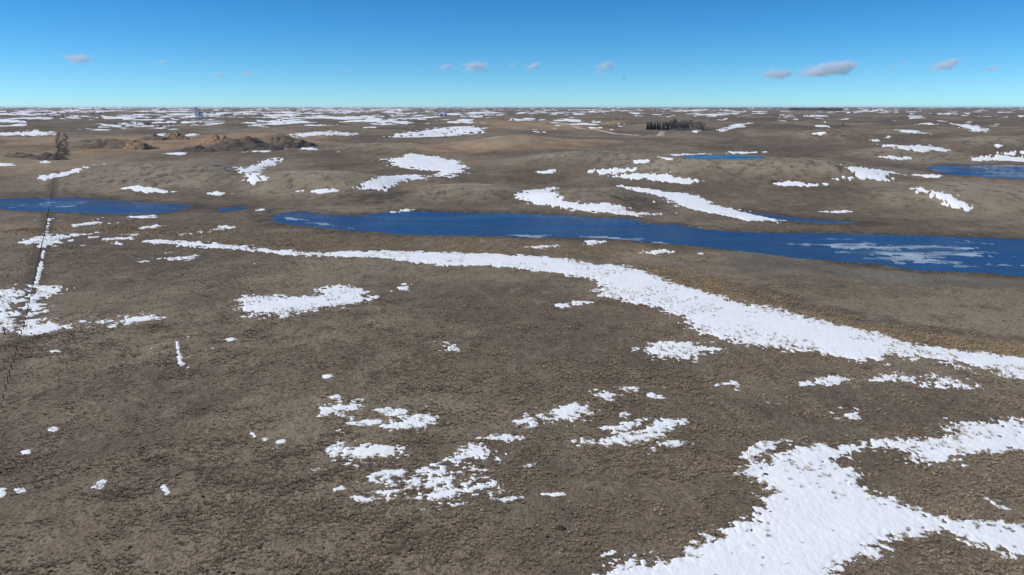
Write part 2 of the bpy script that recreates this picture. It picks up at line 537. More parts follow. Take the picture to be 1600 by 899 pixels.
sn('mottled snow arm with grass tussocks breaking through, reaching off the broad snowfield', .62, [(1370,692),(1410,686),(1450,680),(1490,662),(1560,656),(1690,640),(1880,620),(1880,690),(1690,695),(1560,706),(1530,716),(1470,726),(1420,716)])
sn('tattered snow patch beside the lower edge of the long snow band', .6, [(1003,545),(1030,534),(1070,533),(1100,539),(1135,545),(1100,552),(1085,564),(1050,561),(1013,556)])
sn('lone comma-shaped ragged snow patch on the open brown pasture', .45, [(366,468),(400,460),(470,465),(500,458),(490,452),(530,446),(560,452),(580,465),(570,473),(540,478),(500,481),(470,488),(440,496),(400,493),(375,482)])
sn('smooth oval snow patch at the upper end of the streaky pasture cluster', .45, [(515,708),(570,695),(622,693),(630,704),(600,717),(560,722),(530,720)])
sn('streaky broken snow patch full of grass showing through', .9, [(575,745),(600,733),(650,728),(700,720),(745,726),(780,745),(775,768),(735,775),(740,790),(680,785),(650,775),(585,777),(590,760)])
sn('small arched snow patch just above the streaky broken one', .45, [(698,718),(735,693),(787,708),(782,719),(740,715),(715,723)])
sn('clean lens of snow with a pointed end in the pasture', .42, [(602,665),(650,648),(687,647),(682,660),(655,674),(620,670)])
for pts in ([(545,660),(590,654),(602,660),(560,666)], [(603,645),(625,637),(642,645),(620,651)], [(490,634),(550,631),(558,637),(530,643),(500,641)],
            [(508,622),(528,617),(532,627)], [(808,658),(830,653),(857,663),(830,669)], [(753,684),(780,678),(817,683),(800,689),(770,689)],
            [(925,615),(945,612),(967,617),(945,623)], [(1270,592),(1300,587),(1327,594),(1300,601),(1275,601)], [(1322,650),(1335,645),(1347,658),(1330,661)],
            [(848,772),(870,769),(888,773),(865,777)], [(772,781),(795,777),(830,774),(800,784)], [(517,762),(535,759),(540,764),(525,767)],
            [(548,778),(560,775),(572,779),(560,782)], [(145,756),(160,751),(170,753),(155,764)], [(20,765),(38,761),(48,766),(30,771)], [(74,669),(88,666),(96,671),(84,675)],
            [(-10,768),(5,763),(12,770),(4,780),(-10,780)], [(32,706),(45,703),(50,708),(38,710)], [(880,474),(905,470),(925,472),(905,477)],
            [(867,476),(878,475),(890,479),(875,481)], [(343,531),(360,529),(370,531),(355,533.5)], [(622,449),(640,446),(638,454),(625,454)], [(575,463),(590,462),(600,465),(585,467)],
            [(812,730),(840,722),(850,724),(830,730)], [(1150,715),(1190,690),(1230,688),(1205,700),(1175,722)], [(1140,745),(1170,728),(1200,725),(1175,742)],
            [(935,868),(955,860),(965,862),(945,873)], [(407,686),(420,684),(422,689),(410,690)], [(1005,617),(1020,613),(1030,617),(1015,621)], [(1540,778),(1570,792),(1590,796),(1560,798)],
            [(1250,598),(1266,596),(1270,601),(1256,603)], [(78,548),(88,546),(93,550),(82,552)], [(505,587),(515,585),(520,589),(510,590)], [(690,540),(696,538),(700,541),(693,543)]):
    qx, qy = pts[0]
    if qx < 200: lb = 'small scrap of snow on the pasture near the wire fence'
    elif qx > 1100 and qy > 640: lb = 'small scrap of snow at the edge of the broad snowfield'
    elif 480 < qx < 660 and qy > 600: lb = 'small scrap of snow beside the streaky broken patch'
    elif 740 < qx < 1040 and qy > 600: lb = 'small scrap of snow round about the slanting forked streak'
    else: lb = 'small scrap of snow on open pasture below the long snow band'
    sn(lb, .5, pts, lb.replace('small scrap', 'small scraps'))
sn('chunky snow patch with ragged top at the head of the middle pasture', .5, [(858,645),(880,631),(905,627),(924,634),(917,640),(937,645),(910,656),(880,661),(860,659)])
sn('slanting snow streak with a forked upper end on the middle pasture', .5, [(903,691),(950,682),(990,675),(1010,665),(1020,655),(1068,656),(1057,668),(1027,678),(1015,689),(980,698),(930,698)])
sn('speckled snow wisp lying just above the slanting streak', .8, [(940,667),(990,653),(1015,653),(987,669),(960,674)])
sn('thin smooth snow sliver to the side of the slanting streak', .25, [(1030,691),(1060,687),(1098,693),(1060,698),(1037,699)])
sn('strung-out broken snow below the long snow band', .7, [(1362,590),(1400,584),(1440,591),(1480,590),(1530,604),(1480,606),(1420,600),(1385,599)])
sn('torn snow sheet on the far side of the wire fence', .7, [(-180,462),(-60,455),(0,452),(30,447),(48,455),(42,470),(24,480),(34,500),(22,515),(-20,527),(-60,530),(-180,535)])
sn('torn snow sheet banked along the near side of the wire fence', .6, [(25,521),(45,490),(46,460),(50,444),(80,447),(114,452),(75,461),(60,470),(72,485),(60,500),(95,506),(135,511),(80,521),(45,527)])
sn('forked snow streak crossing under the wire fence', .5, [(36,377),(60,368),(100,366),(155,364),(112,371),(92,376),(86,385),(60,383),(42,381)])
sn('narrow snow drift strung along the wire fence', .5, [(75,342),(78,342),(74,366),(69.5,395),(63,425),(58,450),(52,450),(59,425),(66.5,395),(71.5,366)])
sn('slim snow streak on pasture to one side of the fence', .5, [(188,502),(205,495),(252,490),(237,498),(202,507)])
sn('dull thin snow streak beside the slim one', .6, [(140,504),(165,499),(182,498),(165,508)])
sn('short snow dash at the head of the pasture near the fence', .4, [(158,372),(205,369.5),(203,374),(165,376)])
sn('faint snow dash below the tip of the long snow band', .5, [(260,403),(300,400),(298,405),(266,406)])
sn('thin line of snow in an old pasture rut', .3, [(274,530),(277,530),(281,550),(285,574),(281,575),(278,555)])
sn('stub of snow in an old pasture rut', .3, [(249,752),(255,751),(263,770),(259,773)])
sn('curved snow drift wrapped round the foot of the round knoll', .22, [(806,305),(830,297),(872,291),(860,300),(880,312),(920,318),(965,318),(990,330),(1034,335),(1000,338),(940,333),(880,326),(830,319)])
sn('tapering snow drift running from behind the round knoll to the slough', .18, [(963,290),(1000,292),(1035,299),(1075,302),(1100,311),(1120,321),(1170,331),(1232,344),(1215,348),(1160,344),(1110,336),(1080,329),(1055,318),(1035,308),(1000,300)])
sn('small snow patch between the round knoll and the slough', .3, [(1048,336),(1065,331),(1087,337),(1070,342)])
sn('blunt snow patch in the saddle between two knolls', .35, [(920,267),(950,262),(1002,262),(985,268),(940,273)])
sn('wavy snow drift at the foot of the middle knoll', .3, [(946,275),(1000,271),(1030,270),(1080,279),(1092,284),(1070,288),(1030,283),(980,279)])
sn('wedge of snow running down to the dark inlet', .25, [(553,293),(580,282),(620,274),(662,273),(672,278),(640,281),(620,288),(600,297),(570,297)])
sn('branching snow drift spread over a hollow with grassy humps', .45, [(600,250),(630,245),(640,239),(670,243),(690,247),(712,252),(730,260),(722,271),(700,277),(676,276),(688,268),(640,264),(618,260)])
sn('crumbling snow drift on the side of the grassy knoll', .6, [(368,265),(395,258),(410,249),(432,246),(434,254),(415,263),(402,270),(417,278),(395,291),(385,281)])
sn('slender snow streak on the slope above the near pond', .3, [(188,293),(215,290),(250,295),(282,300),(240,302),(205,298)])
sn('small snow dash to the side of the slender streak', .4, [(318,302),(340,299),(360,303),(340,306)])
sn('flat snow dash in front of the grassy knoll', .4, [(458,299),(500,296),(538,298),(500,303)])
sn('level snow bank under a dark cut slope', .2, [(1203,287),(1230,283),(1265,287),(1300,287),(1270,292),(1225,291)])
sn('star-shaped snow drift at the end of the pale knoll', .3, [(1303,257),(1340,261),(1375,265),(1408,272),(1386,276),(1400,284),(1360,280),(1303,280),(1335,273),(1325,265)])
sn('crumbling snow run in a draw on the grassy slope', .6, [(1418,294),(1450,295),(1477,300),(1503,312),(1533,328),(1500,331),(1483,322),(1463,310),(1443,302)])
sn('wide flat snow bank on the far shore of the bright pond', .3, [(1508,247),(1540,243),(1600,245),(1680,248),(1600,253),(1530,251)])
sn('long thin snow drift on the slope above the bright pond', .35, [(1373,226),(1430,227),(1482,234),(1440,237),(1400,232)])
sn('hooked snow drift on a far hillside', .3, [(1488,193),(1515,195),(1542,203),(1530,207),(1510,201)])
sn('slanting snow bank between the yellow field and grassy knoll', .35, [(60,275),(100,268),(140,259),(162,256),(130,266),(95,277),(68,282)])
sn('hooded snow patch beside the little dark pond', .3, [(988,253),(1000,249),(1020,250),(1010,255),(995,255)])
sn('thin snow rim at the tip of the little dark pond', .3, [(1017,243),(1035,246),(1062,248),(1045,250)])
sn('slender snow streak on the shore of the little dark pond', .3, [(1040,242),(1070,240),(1104,240),(1080,243),(1050,244)])
sn('two-lobed snow dot on the brown flat before the saddle', .4, [(836,268),(850,267),(868,264),(866,270),(845,272)])
sn('snow patch on the shore of the bright pond, tip side', .5, [(1425,273),(1450,272),(1480,276),(1450,278),(1435,276)])
sn('small bright snow patch in front of the saddle', .3, [(1398,230),(1425,229),(1440,232),(1415,233)], None)
sn('white snow sheet on the flat beyond the spoil heaps', .75, [(595,213),(650,205),(700,199),(738,197),(763,203),(745,209),(700,213),(640,215)])
sn('long snow strip behind the dark spoil heaps', .6, [(450,211),(520,205),(562,208),(540,212),(470,214)])
sn('snow lying along the field edge beyond the yellow field', .75, [(-40,208),(30,206),(75,204),(88,211),(60,214),(0,212),(-40,213)])
sn('snow rim before the farm shelterbelt', .4, [(1120,203),(1145,197),(1165,193),(1178,193),(1160,199),(1130,206)])
sn('small snow bank at the corner of the farm shelterbelt', .3, [(1080,205),(1090,202),(1096,204),(1088,208)])

for pts in ([(898,381),(925,376),(948,377),(925,383)], [(815,387),(850,383),(885,382),(850,389)], [(995,394),(1030,390),(1062,394),(1025,398)], [(1083,397),(1100,395),(1104,399)],
            [(604,331),(640,326),(647,331),(615,334)], [(1285,331),(1320,329),(1340,331),(1310,333)], [(205,338),(240,336),(245,340),(215,342)], [(338,354),(355,352),(375,356),(350,358)]):
    sn('thin scrap of snow on the marshy bank of the slough', .5, pts, 'thin scraps of snow on the marshy banks')
for pts in ([(98,353),(150,346),(162,348),(115,355)], [(212,357),(245,351),(252,354),(225,359)], [(330,359),(345,356),(350,361)], [(395,329),(412,326),(410,330)]):
    sn('thin scrap of snow between the fenced pond and the long snow band', .5, pts, 'thin scraps of snow before the fenced pond')
for pts in ([(255,240.5),(285,238),(305,239),(280,242.5)], [(383,238),(410,234),(450,231),(420,238)], [(-10,254),(22,256),(28,259),(0,260)], [(62,254),(72,251),(80,254),(70,256)], [(470,232),(485,230),(500,234),(480,235)], [(225,212),(260,209),(255,213)], [(283,213),(310,208),(300,213)]):
    sn('small patch of snow lying among the spoil heaps', .4, pts, 'small snow patches among the spoil heaps')
for pts in ([(1555,238),(1640,236),(1640,242),(1575,242)], [(1268,210),(1285,206),(1298,206),(1282,212)], [(1374,214),(1392,211),(1390,216)], [(1403,203),(1430,204),(1458,210),(1420,208)], [(1360,219),(1372,218),(1376,222),(1364,222)],
            [(1130,239),(1160,236),(1200,238),(1165,241)], [(1365,246),(1400,244),(1440,247),(1400,249)], [(1540,228),(1560,226),(1575,229),(1555,231)]):
    sn('small snow patch on the bare rolling slopes beyond the little ponds', .35, pts, 'small snow patches on the rolling slopes')
sn('dot of snow caught in the tawny reeds above the long band', .4, [(1288,516),(1312,509),(1320,513),(1300,519)])
sn('thin snow line beside the tawny reeds above the long band', .4, [(1340,518),(1360,521),(1402,532),(1380,532)])

TALL = np.full_like(Z1, -3.0)
snow_objs = []
def snow_field(w, rag, seed):
    lo, hi = w.min(0), w.max(0)
    d0 = float(np.hypot(*w.mean(0)))
    ext = hi - lo
    marg = max(3.0, .12 * max(ext))
    msk = (GX > lo[0] - marg) & (GX < hi[0] + marg) & (GY > lo[1] - marg) & (GY < hi[1] + marg) & (np.abs(AZ) < R(46))
    if not msk.any(): return None
    x, y = GX[msk], GY[msk]
    s = poly_sd(x, y, w)
    core = float(max(s.max(), .4))
    px_m = d0 / F
    edge = min(core, 1.6 + .012 * d0)
    st = 1.0 + 2.2 * rag
    u, v = x * .97 + y * .24, (-x * .24 + y * .97) * st
    val = np.clip(s / edge, -2.2, 2.0 - 1.7 * rag)
    n1 = fbm(u, v, 6.5 + .016 * d0, 4, seed, .6)
    n2 = fbm(u, v, 1.5 + .007 * d0, 4, seed + 9, .75)
    val = val + (.40 + 1.0 * rag) * n1 + (.40 + .8 * rag) * n2 * np.exp(-np.maximum(val - .3, 0) * (1.1 - rag))
    n3 = fbm(x, y, .75 + .0055 * d0, 3, seed + 17, .8)
    val = val + (.75 + 1.1 * rag) * n3 * np.exp(-((val - .15) / .9) ** 2)
    if rag > .5:
        n4 = fbm(u, v * 1.5, 2.2 + .008 * d0, 4, seed + 23, .7)
        val = val - (rag - .5) * (1.0 + 1.6 * n4)
    s = val * edge
    return msk, s, edge

def grid_faces(mask2d):
    """faces of the grid whose four corners touch mask"""
    a = mask2d[:-1, :899] | mask2d[1:, :899] | mask2d[:-1, 1:900] | mask2d[1:, 1:900]
    i, j = np.nonzero(a)
    f = np.stack([i * NA + j, i * NA + j + 1, (i + 1) * NA + j + 1, (i + 1) * NA + j], 1)
    return f

def grid_piece(name, faces, zflat, mat):
    used, inv = np.unique(faces.ravel(), return_inverse=True)
    v = np.stack([GX.ravel()[used], GY.ravel()[used], zflat[used]], 1)
    return make_mesh(name, v, inv.reshape(faces.shape)[:, ::-1])

def thick(s, edge, d):
    t = np.clip(s, -1.2 * edge, None)
    top = 0.045 + 0.0004 * d
    return np.where(t > 0, top * 1.9 * (1 - np.exp(-t / (0.8 * edge + .3))), t * .12)

def face_components(f):
    used, inv = np.unique(f.ravel(), return_inverse=True)
    inv = inv.reshape(f.shape); lab = np.arange(len(used))
    while True:
        fl = lab[inv].min(1)
        new = lab.copy()
        for c_ in range(4): np.minimum.at(new, inv[:, c_], fl)
        new = new[new]
        if (new == lab).all(): break
        lab = new
    return lab[inv[:, 0]]
crumbs = []
for idx, (label, rag, pts, group) in enumerate(SNOW):
    w = at([p[0] for p in pts], [p[1] for p in pts])[:, :2]
    res = snow_field(w, rag, 300 + idx * 13)
    if res is None: continue
    msk, s, edge = res
    x_d = RR[msk]
    h = thick(s, edge, x_d)
    rel = h - BUMP[msk] * .8
    full = np.full(Z1.shape, -9.0); full[msk] = rel
    full[inwater] = np.minimum(full[inwater], -.2)
    pos = full > 0
    TALL = np.maximum(TALL, full)
    fc = grid_faces(pos)
    if len(fc) == 0: continue
    zf = (Z1 + np.maximum(full, -.6) + BUMP).ravel()
    comp = face_components(fc)
    ids, cnt = np.unique(comp, return_counts=True)
    order = np.argsort(-cnt)
    for n_, k_ in enumerate(order):
        f_ = fc[comp == ids[k_]]
        if n_ > 0 and cnt[k_] < max(30, .10 * cnt[order[0]]):
            crumbs.append((f_, zf)); continue
        o = link('snow_patch', grid_piece('snow_patch', f_, zf, M['snow']), M['snow'])
        if n_ == 0 or group: tag(o, label, 'snow patch', group)
        else: tag(o, 'detached piece of the ' + label, 'snow patch', 'detached pieces of snow')
        snow_objs.append(o)

# snow of the far country: drifts in hollows and on the cold slopes, too many to count
gyz = np.gradient(Z1, axis=0) / np.maximum(np.gradient(RR, axis=0), 1e-6)
hol = fbm(GX, GY, 210, 4, 3, .45)
q = (0.85 * fbm(GX, GY, 95, 6, 500, .68) + .55 * fbm(GX, GY, 620, 3, 510, .5) + .35 * fbm(GX, GY, 38, 4, 520, .6)
     - .45 * hol + 3.0 * np.clip(gyz, -.10, .14))
th = np.interp(RR, [0, 560, 720, 1000, 1500, 2500, 5000, 12000], [9, 2.6, .95, .72, .50, .38, .33, .31])
th = th + np.where(AZ > .15, .25, 0) * np.interp(RR, [0, 1500, 4000], [1, 1, .2]) - np.where(AZ < -.1, .10, 0)
sfar = (q - th)
hfar = np.clip(sfar * 2.2, -.8, .5) * np.interp(RR, [0, 1000, 5000, 20000], [1, 1, 1.5, 3])
hfar[TALL > -1] = -1
hfar[inwater] = -1
hfar[:, 900:] = -1
posf = hfar > 0
TALL = np.maximum(TALL, np.where(posf, hfar, -3))
o = link('distant_snow', grid_piece('distant_snow', grid_faces(posf), (Z1 + np.maximum(hfar, -.8) + BUMP).ravel(), M['snow']), M['snow'])
tag(o, 'scattered snow drifts streaking the far hills to the horizon', 'snow', kind='stuff')

# specks of snow caught between tussocks
q2 = fbm(GX, GY, 5.5, 4, 620, .65) + .9 * fbm(GX, GY, 60, 3, 630, .5)
near_snow = np.where(TALL > -.35, .5, 0)
c2 = q2 - np.interp(RR, [0, 60, 300, 500, 700], [1.25, 1.2, 1.15, 1.25, 3]) + near_snow
hs = np.clip(c2 * .5, -.3, .10) - BUMP * .5
hs[TALL > .02] = -.3; hs[inwater] = -.3; hs[:, 900:] = -.3
poss = hs > 0
spk = [grid_piece('snow_specks', grid_faces(poss), (Z1 + hs + BUMP).ravel(), M['snow'])] + [grid_piece('crumb', f_, z_, M['snow']) for f_, z_ in crumbs]
def mesh_arrays(me):
    v = np.empty(len(me.vertices) * 3, np.float32); me.vertices.foreach_get('co', v)
    f = np.empty(len(me.loops), np.int32); me.loops.foreach_get('vertex_index', f)
    return v.reshape(-1, 3), f.reshape(-1, 4)
vs_, fs_, nb_ = [], [], 0
for me_ in spk:
    v_, f_ = mesh_arrays(me_); vs_.append(v_); fs_.append(f_ + nb_); nb_ += len(v_); bpy.data.meshes.remove(me_)
o = link('snow_specks', make_mesh('snow_specks', np.concatenate(vs_), np.concatenate(fs_)), M['snow'])
tag(o, 'tiny specks of snow caught between grass tussocks', 'snow', kind='stuff')

# ------------------------------------------------------------------ ground colours by land type and hill relief
def zone(polys, soft_px=1.0, nz=.6):
    out = np.zeros_like(Z1)
    for pts in polys:
        w = at([p[0] for p in pts], [p[1] for p in pts])[:, :2]
        lo, hi = w.min(0), w.max(0); marg = .25 * max(hi - lo)
        msk = (GX > lo[0] - marg) & (GX < hi[0] + marg) & (GY > lo[1] - marg) & (GY < hi[1] + marg)
        s = poly_sd(GX[msk], GY[msk], w)
        k = max(.8, np.quantile(s, .98) * .7) * soft_px
        s = s + nz * k * fbm(GX[msk], GY[msk], max(4, k * 1.6), 4, 900, .6)
        out[msk] = np.maximum(out[msk], sstep(-.45 * k, .75 * k, s))
    return out

z_gold = zone([[(955,424),(1010,416),(1080,423),(1150,443),(1230,466),(1300,486),(1400,512),(1500,528),(1640,545),(1640,566),(1480,547),(1390,528),(1290,505),(1200,480),(1110,460),(1040,438)],
               ]) 
z_gold2 = zone([[(40,350),(200,350),(350,357),(500,366),(600,372),(560,390),(430,388),(300,375),(180,366),(40,364)],
               [(560,370),(760,372),(960,385),(1060,395),(1010,416),(900,406),(760,394),(600,390)],
               [(615,285),(690,284),(720,296),(660,302),(620,297)], [(0,350),(70,352),(60,366),(0,370)]]) * np.clip(.45 + .9 * fbm(GX, GY, 26, 4, 970, .6), 0, 1)
z_gold = np.clip(z_gold * np.clip(.8 + .6 * fbm(GX, GY, 30, 4, 975, .6), 0, 1), 0, 1)
z_gold3 = 1.15 * zone([[(-40,238),(100,244),(200,250),(125,263),(60,274),(-40,278)], [(-40,224),(80,228),(230,240),(120,246),(-40,236)]]) * .85
z_gold = np.maximum(np.maximum(z_gold, z_gold2), z_gold3)
z_wet = zone([[(540,302),(600,297),(640,300),(640,312),(600,322),(520,318)], [(1368,258),(1420,255.5),(1490,258),(1480,269),(1430,268)],
              [(380,325),(440,320),(450,345),(395,350)], [(1115,438),(1200,450),(1300,478),(1420,503),(1640,532),(1640,540),(1420,520),(1290,494),(1180,468)],
              [(930,300),(1040,312),(1050,330),(990,332),(950,322)], [(1195,281),(1225,280),(1215,288),(1195,287)], [(150,278),(280,272),(290,282),(160,288)],
              [(300,262),(370,252),(380,275),(320,280)], [(0,300),(120,298),(200,306),(80,309),(0,309)]]) * .75
z_soil = zone([[(110,216),(300,211),(520,212),(520,226),(330,228),(250,238),(100,238)], [(560,233),(700,222),(880,215),(985,222),(860,232),(700,241)], [(690,190),(800,186),(960,190),(930,202),(780,206)],
               [(0,214),(110,214),(110,226),(0,228)]])
z_mud = zone([[(1130,395),(1200,389),(1270,405),(1310,420),(1240,430),(1150,426)], [(1300,414),(1450,428),(1640,440),(1640,452),(1400,444),(1290,430)]]) * .85
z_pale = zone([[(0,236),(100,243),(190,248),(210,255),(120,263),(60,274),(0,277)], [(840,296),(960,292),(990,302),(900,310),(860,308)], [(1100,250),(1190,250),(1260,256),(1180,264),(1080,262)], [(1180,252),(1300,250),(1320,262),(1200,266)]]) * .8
dry_relief = MOUND * 1.1 + .75 * hol + .35 * fbm(GX, GY, 60, 4, 950, .6)  # hill relief put into the grass colour: dry, paler knoll tops
z_pale = np.maximum(z_pale, .85 * sstep(.15, .9, dry_relief) * sstep(380, 470, RR))
z_brush_relief = .55 * sstep(.10, .65, -.8 * hol + .6 * fbm(GX, GY, 85, 5, 960, .6) - .9 * MOUND) * sstep(420, 560, RR)  # brush tone darkens the hollows, deepening the relief by colour
z_wet = np.maximum(z_wet, z_brush_relief)
fence_px = [(-25,740),(0,648),(11,606),(20,571),(26,549),(34,524),(44,490),(52,445),(60,410),(67,380),(74,345),(79,315),(83,290),(86,270)]
fw = at([p[0] for p in fence_px], [p[1] for p in fence_px])[:, :2]
z_fence = sstep(4.5, 1.5, line_d(GX, GY, [tuple(p) for p in fw]) + 1.2 * fbm(GX, GY, 6, 3, 933)) * sstep(120, 260, RR) * .8
z_road = np.zeros_like(Z1)

# meltwater-flattened thatch close round the drifts
near_sn = sstep(-.5, 0, TALL) * .0

# ------------------------------------------------------------------ the ground itself
gi, gj = np.meshgrid(np.arange(NR - 1), np.arange(NA), indexing='ij')
jn = (gj + 1) % NA
gf = np.stack([gi * NA + gj, (gi + 1) * NA + gj, (gi + 1) * NA + jn, gi * NA + jn], -1).reshape(-1, 4)
gme = make_mesh('ground', np.stack([GX.ravel(), GY.ravel(), (Z1 + BUMP).ravel()], 1), gf)
def attr(name, r, g, b):
    a = gme.attributes.new(name, 'FLOAT_COLOR', 'POINT')
    d = np.stack([r.ravel(), g.ravel(), b.ravel(), np.ones(r.size)], 1).astype(np.float32)
    a.data.foreach_set('color', d.ravel())
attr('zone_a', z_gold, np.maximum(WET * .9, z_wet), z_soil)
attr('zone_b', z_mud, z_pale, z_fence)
tag(link('ground', gme, M['ground']), 'dry brown prairie grassland rolling to the horizon', kind='structure')

# ------------------------------------------------------------------ water and rotten ice
WLAB = {'slough': 'long deep blue slough winding across the brown prairie', 'left': 'blue pond crossed by the wire fence',
        'puddle': 'small blue puddle between pond and slough', 'far': 'little dark blue pond behind a knoll',
        'right': 'bright blue pond with pale icy rim', 'inlet': 'grey-blue shallow meltwater strip behind the slough bank'}
for nm, (lvl, w) in WATER.items():
    c = w.mean(0)
    # sheet reaching a little under the banks
    n = len(w)
    outw = []
    for i in range(n):
        e = w[(i + 1) % n] - w[i - 1]
        nrm = np.array([e[1], -e[0]]); nrm /= np.hypot(*nrm) + 1e-9
        outw.append(w[i] - nrm * 4.0)
    outw = np.array(outw)
    if abs(poly_sd(np.array([c[0]]), np.array([c[1]]), outw)[0]) < 0: pass
    area = lambda p: .5 * abs(np.sum(p[:, 0] * np.roll(p[:, 1], -1) - p[:, 1] * np.roll(p[:, 0], -1)))
    if area(outw) < area(w):
        outw = 2 * w - outw
    me = bpy.data.meshes.new('water')
    me.from_pydata([(p[0], p[1], lvl) for p in outw], [], [tuple(range(n))])
    if me.polygons[0].normal.z < 0: me.flip_normals()
    me.update()
    tag(link('pond_water', me, M['water']), WLAB[nm], kind='structure')

def ice_sheet(nm, region_px, seed, thr, label, sc=9.0, st=2.2):
    lvl, w = WATER[nm]
    reg = at_plane(region_px, lvl)
    lo, hi = reg.min(0), reg.max(0)
    msk = (GX > lo[0]) & (GX < hi[0]) & (GY > lo[1]) & (GY < hi[1]) & (np.abs(AZ) < R(46))
    x, y = GX[msk], GY[msk]
    s = poly_sd(x, y, reg)
    k = np.quantile(s, .97) + .1
    v = fbm(x / st, y, sc, 5, seed, .6) + .8 * np.clip(s / k, -2, 1) - thr
    full = np.full(Z1.shape, -1.0); full[msk] = v
    f = grid_faces(full > 0)
    if len(f) == 0: return
    zf = (lvl + np.clip(full * .2, -.12, .03)).ravel()
    tag(link('rotten_ice', grid_piece('rotten_ice', f, zf, M['ice']), M['ice']), label, 'ice', kind='stuff')
ice_sheet('slough', [(1150,372),(1240,368),(1640,376),(1640,440),(1500,430),(1380,418),(1250,396)], 700, .60, 'streaks of rotten grey ice floating on the wide end of the slough', 6.0, 4.5)
ice_sheet('slough', [(780,362),(900,364),(1060,374),(1060,386),(900,374),(760,371)], 710, .75, 'thin ice fringe along the near bank of the slough', 7)
ice_sheet('slough', [(415,342),(440,333),(520,345),(560,352),(640,366),(560,364),(470,354)], 720, .9, 'thin pale ice at the narrow tip of the slough', 8)
ice_sheet('left', [(-60,312),(100,309),(310,324),(200,336),(0,330),(-60,330)], 730, .95, 'pale thin ice streaks on the fenced pond', 9)
ice_sheet('right', [(1447,262),(1480,257),(1660,258),(1660,283),(1500,276)], 740, .8, 'pale thin ice along the rim of the bright pond', 12)

# ------------------------------------------------------------------ gravel roads on the far rise
def ribbon(name, pts_px, width, mat, label, lift=.25):
    p = at([q[0] for q in pts_px], [q[1] for q in pts_px])[:, :2]
    fine = []
    for a, b in zip(p[:-1], p[1:]):
        n = max(2, int(np.hypot(*(b - a)) / 12))
        fine += [a + (b - a) * k / n for k in range(n)]
    fine.append(p[-1]); fine = np.array(fine)
    for _ in range(4):
        fine[1:-1] = (fine[:-2] + 2 * fine[1:-1] + fine[2:]) / 4
    t = np.gradient(fine, axis=0); t /= np.hypot(t[:, 0], t[:, 1])[:, None] + 1e-9
    nrm = np.stack([-t[:, 1], t[:, 0]], 1)
    offs = np.array([-.8, -.5, 0, .5, .8]) * width
    hts = np.array([-.6, .0, .12, .0, -.6]) + lift
    V, zc = [], grid_sample(Z1, fine[:, 0], fine[:, 1])
    for k in range(len(fine)):
        for o_, h_ in zip(offs, hts):
            q = fine[k] + nrm[k] * o_
            V.append((q[0], q[1], zc[k] + h_))
    Fc = [(k * 5 + j, k * 5 + j + 1, (k + 1) * 5 + j + 1, (k + 1) * 5 + j) for k in range(len(fine) - 1) for j in range(4)]
    o = link(name, make_mesh(name, V, Fc), mat)
    if o.data.polygons[0].normal.z < 0: o.data.flip_normals()
    return tag(o, label, kind='structure')
ribbon('gravel_road', [(872,194.5),(900,198.5),(930,203),(960,208),(985,211.5),(1003,212.5)], 8, M['gravel'], 'pale gravel road climbing the far rise', .5)
ribbon('driveway', [(1031,214),(1033,210),(1035,206)], 6, M['gravel'], 'short gravel driveway leading to the farm shelterbelt', .4)

# ------------------------------------------------------------------ spoil heaps
def heap(px, py, hw, hp, mat, label, seed, dep=.55, ridge=1.0):
    c = at(px, py)[0]
    d = math.hypot(c[0], c[1]); w = hw * d / F; h = hp * d / F * .85; dp = max(w * dep, h * 1.7)
    nx, ny = 56, 30
    u, v = np.meshgrid(np.linspace(-1.12, 1.12, nx), np.linspace(-1.12, 1.12, ny))
    x, y = c[0] + u * w, c[1] + dp * .95 + v * dp
    q = np.sqrt(np.abs(u) ** (2 * ridge) + v ** 2)
    q = q + .16 * fbm(x, y, w * .6, 3, seed, .6)
    sh = np.clip(1 - q, -.12, 1) ** 1.0 if False else np.maximum(1 - q, -.12)
    sh = np.where(sh > 0, np.minimum(sh ** .8, .62 + .25 * sh), sh)
    lump = 1 + .6 * fbm(x, y, w * .38, 4, seed + 5, .6)
    z = grid_sample(Z1, x, y) + np.where(sh > 0, h * sh * lump * 1.15, sh * h * 2)
    i, j = np.meshgrid(np.arange(ny - 1), np.arange(nx - 1), indexing='ij')
    fc = np.stack([i * nx + j, i * nx + j + 1, (i + 1) * nx + j + 1, (i + 1) * nx + j], -1).reshape(-1, 4)
    loc = np.array([c[0], c[1] + dp * .95, c[2]])
    me = make_mesh('spoil_heap', np.stack([x.ravel(), y.ravel(), z.ravel()], 1) - loc, fc)
    o = link('spoil_heap', me, mat); o.location = loc
    return tag(o, label, 'spoil heap', 'spoil heaps at the earthworks')
heap(372, 236, 58, 17, M['soil_dark'], 'large dark topsoil heap with snow at its foot', 1)
heap(432, 229, 50, 17, M['soil_brown'], 'peaked brown spoil heap behind the dark topsoil heap', 2)
heap(447, 231, 26, 8, M['soil_dark'], 'low dark heap in front of the peaked brown heap', 3)
heap(300, 238, 30, 7, M['soil_dark'], 'low dark bank at the end of the large topsoil heap', 4)
heap(266, 218, 22, 9, M['soil_orange'], 'pointed orange clay heap standing alone', 5)
heap(335, 226, 34, 11, M['soil_orange'], 'orange clay slope beside the large dark heap', 6)
heap(163, 233, 62, 13, M['soil_brown'], 'long brown spoil ridge next to the row of bare shrubs', 7, .35, 1.8)
heap(206, 234, 22, 12, M['soil_orange'], 'orange clay heap at the end of the long brown ridge', 8)
heap(234, 219.5, 26, 7, M['soil_brown'], 'low greyish heap beyond the orange clay heap', 9)
heap(545, 223, 66, 8, M['soil_brown'], 'broad flat brown heap apart from the others', 10)
heap(66, 250, 26, 9, M['soil_dark'], 'dark rounded heap at the edge of the yellow field', 11)
heap(24, 247, 24, 6, M['soil_brown'], 'low brown heap beyond the edge of the yellow field', 12)
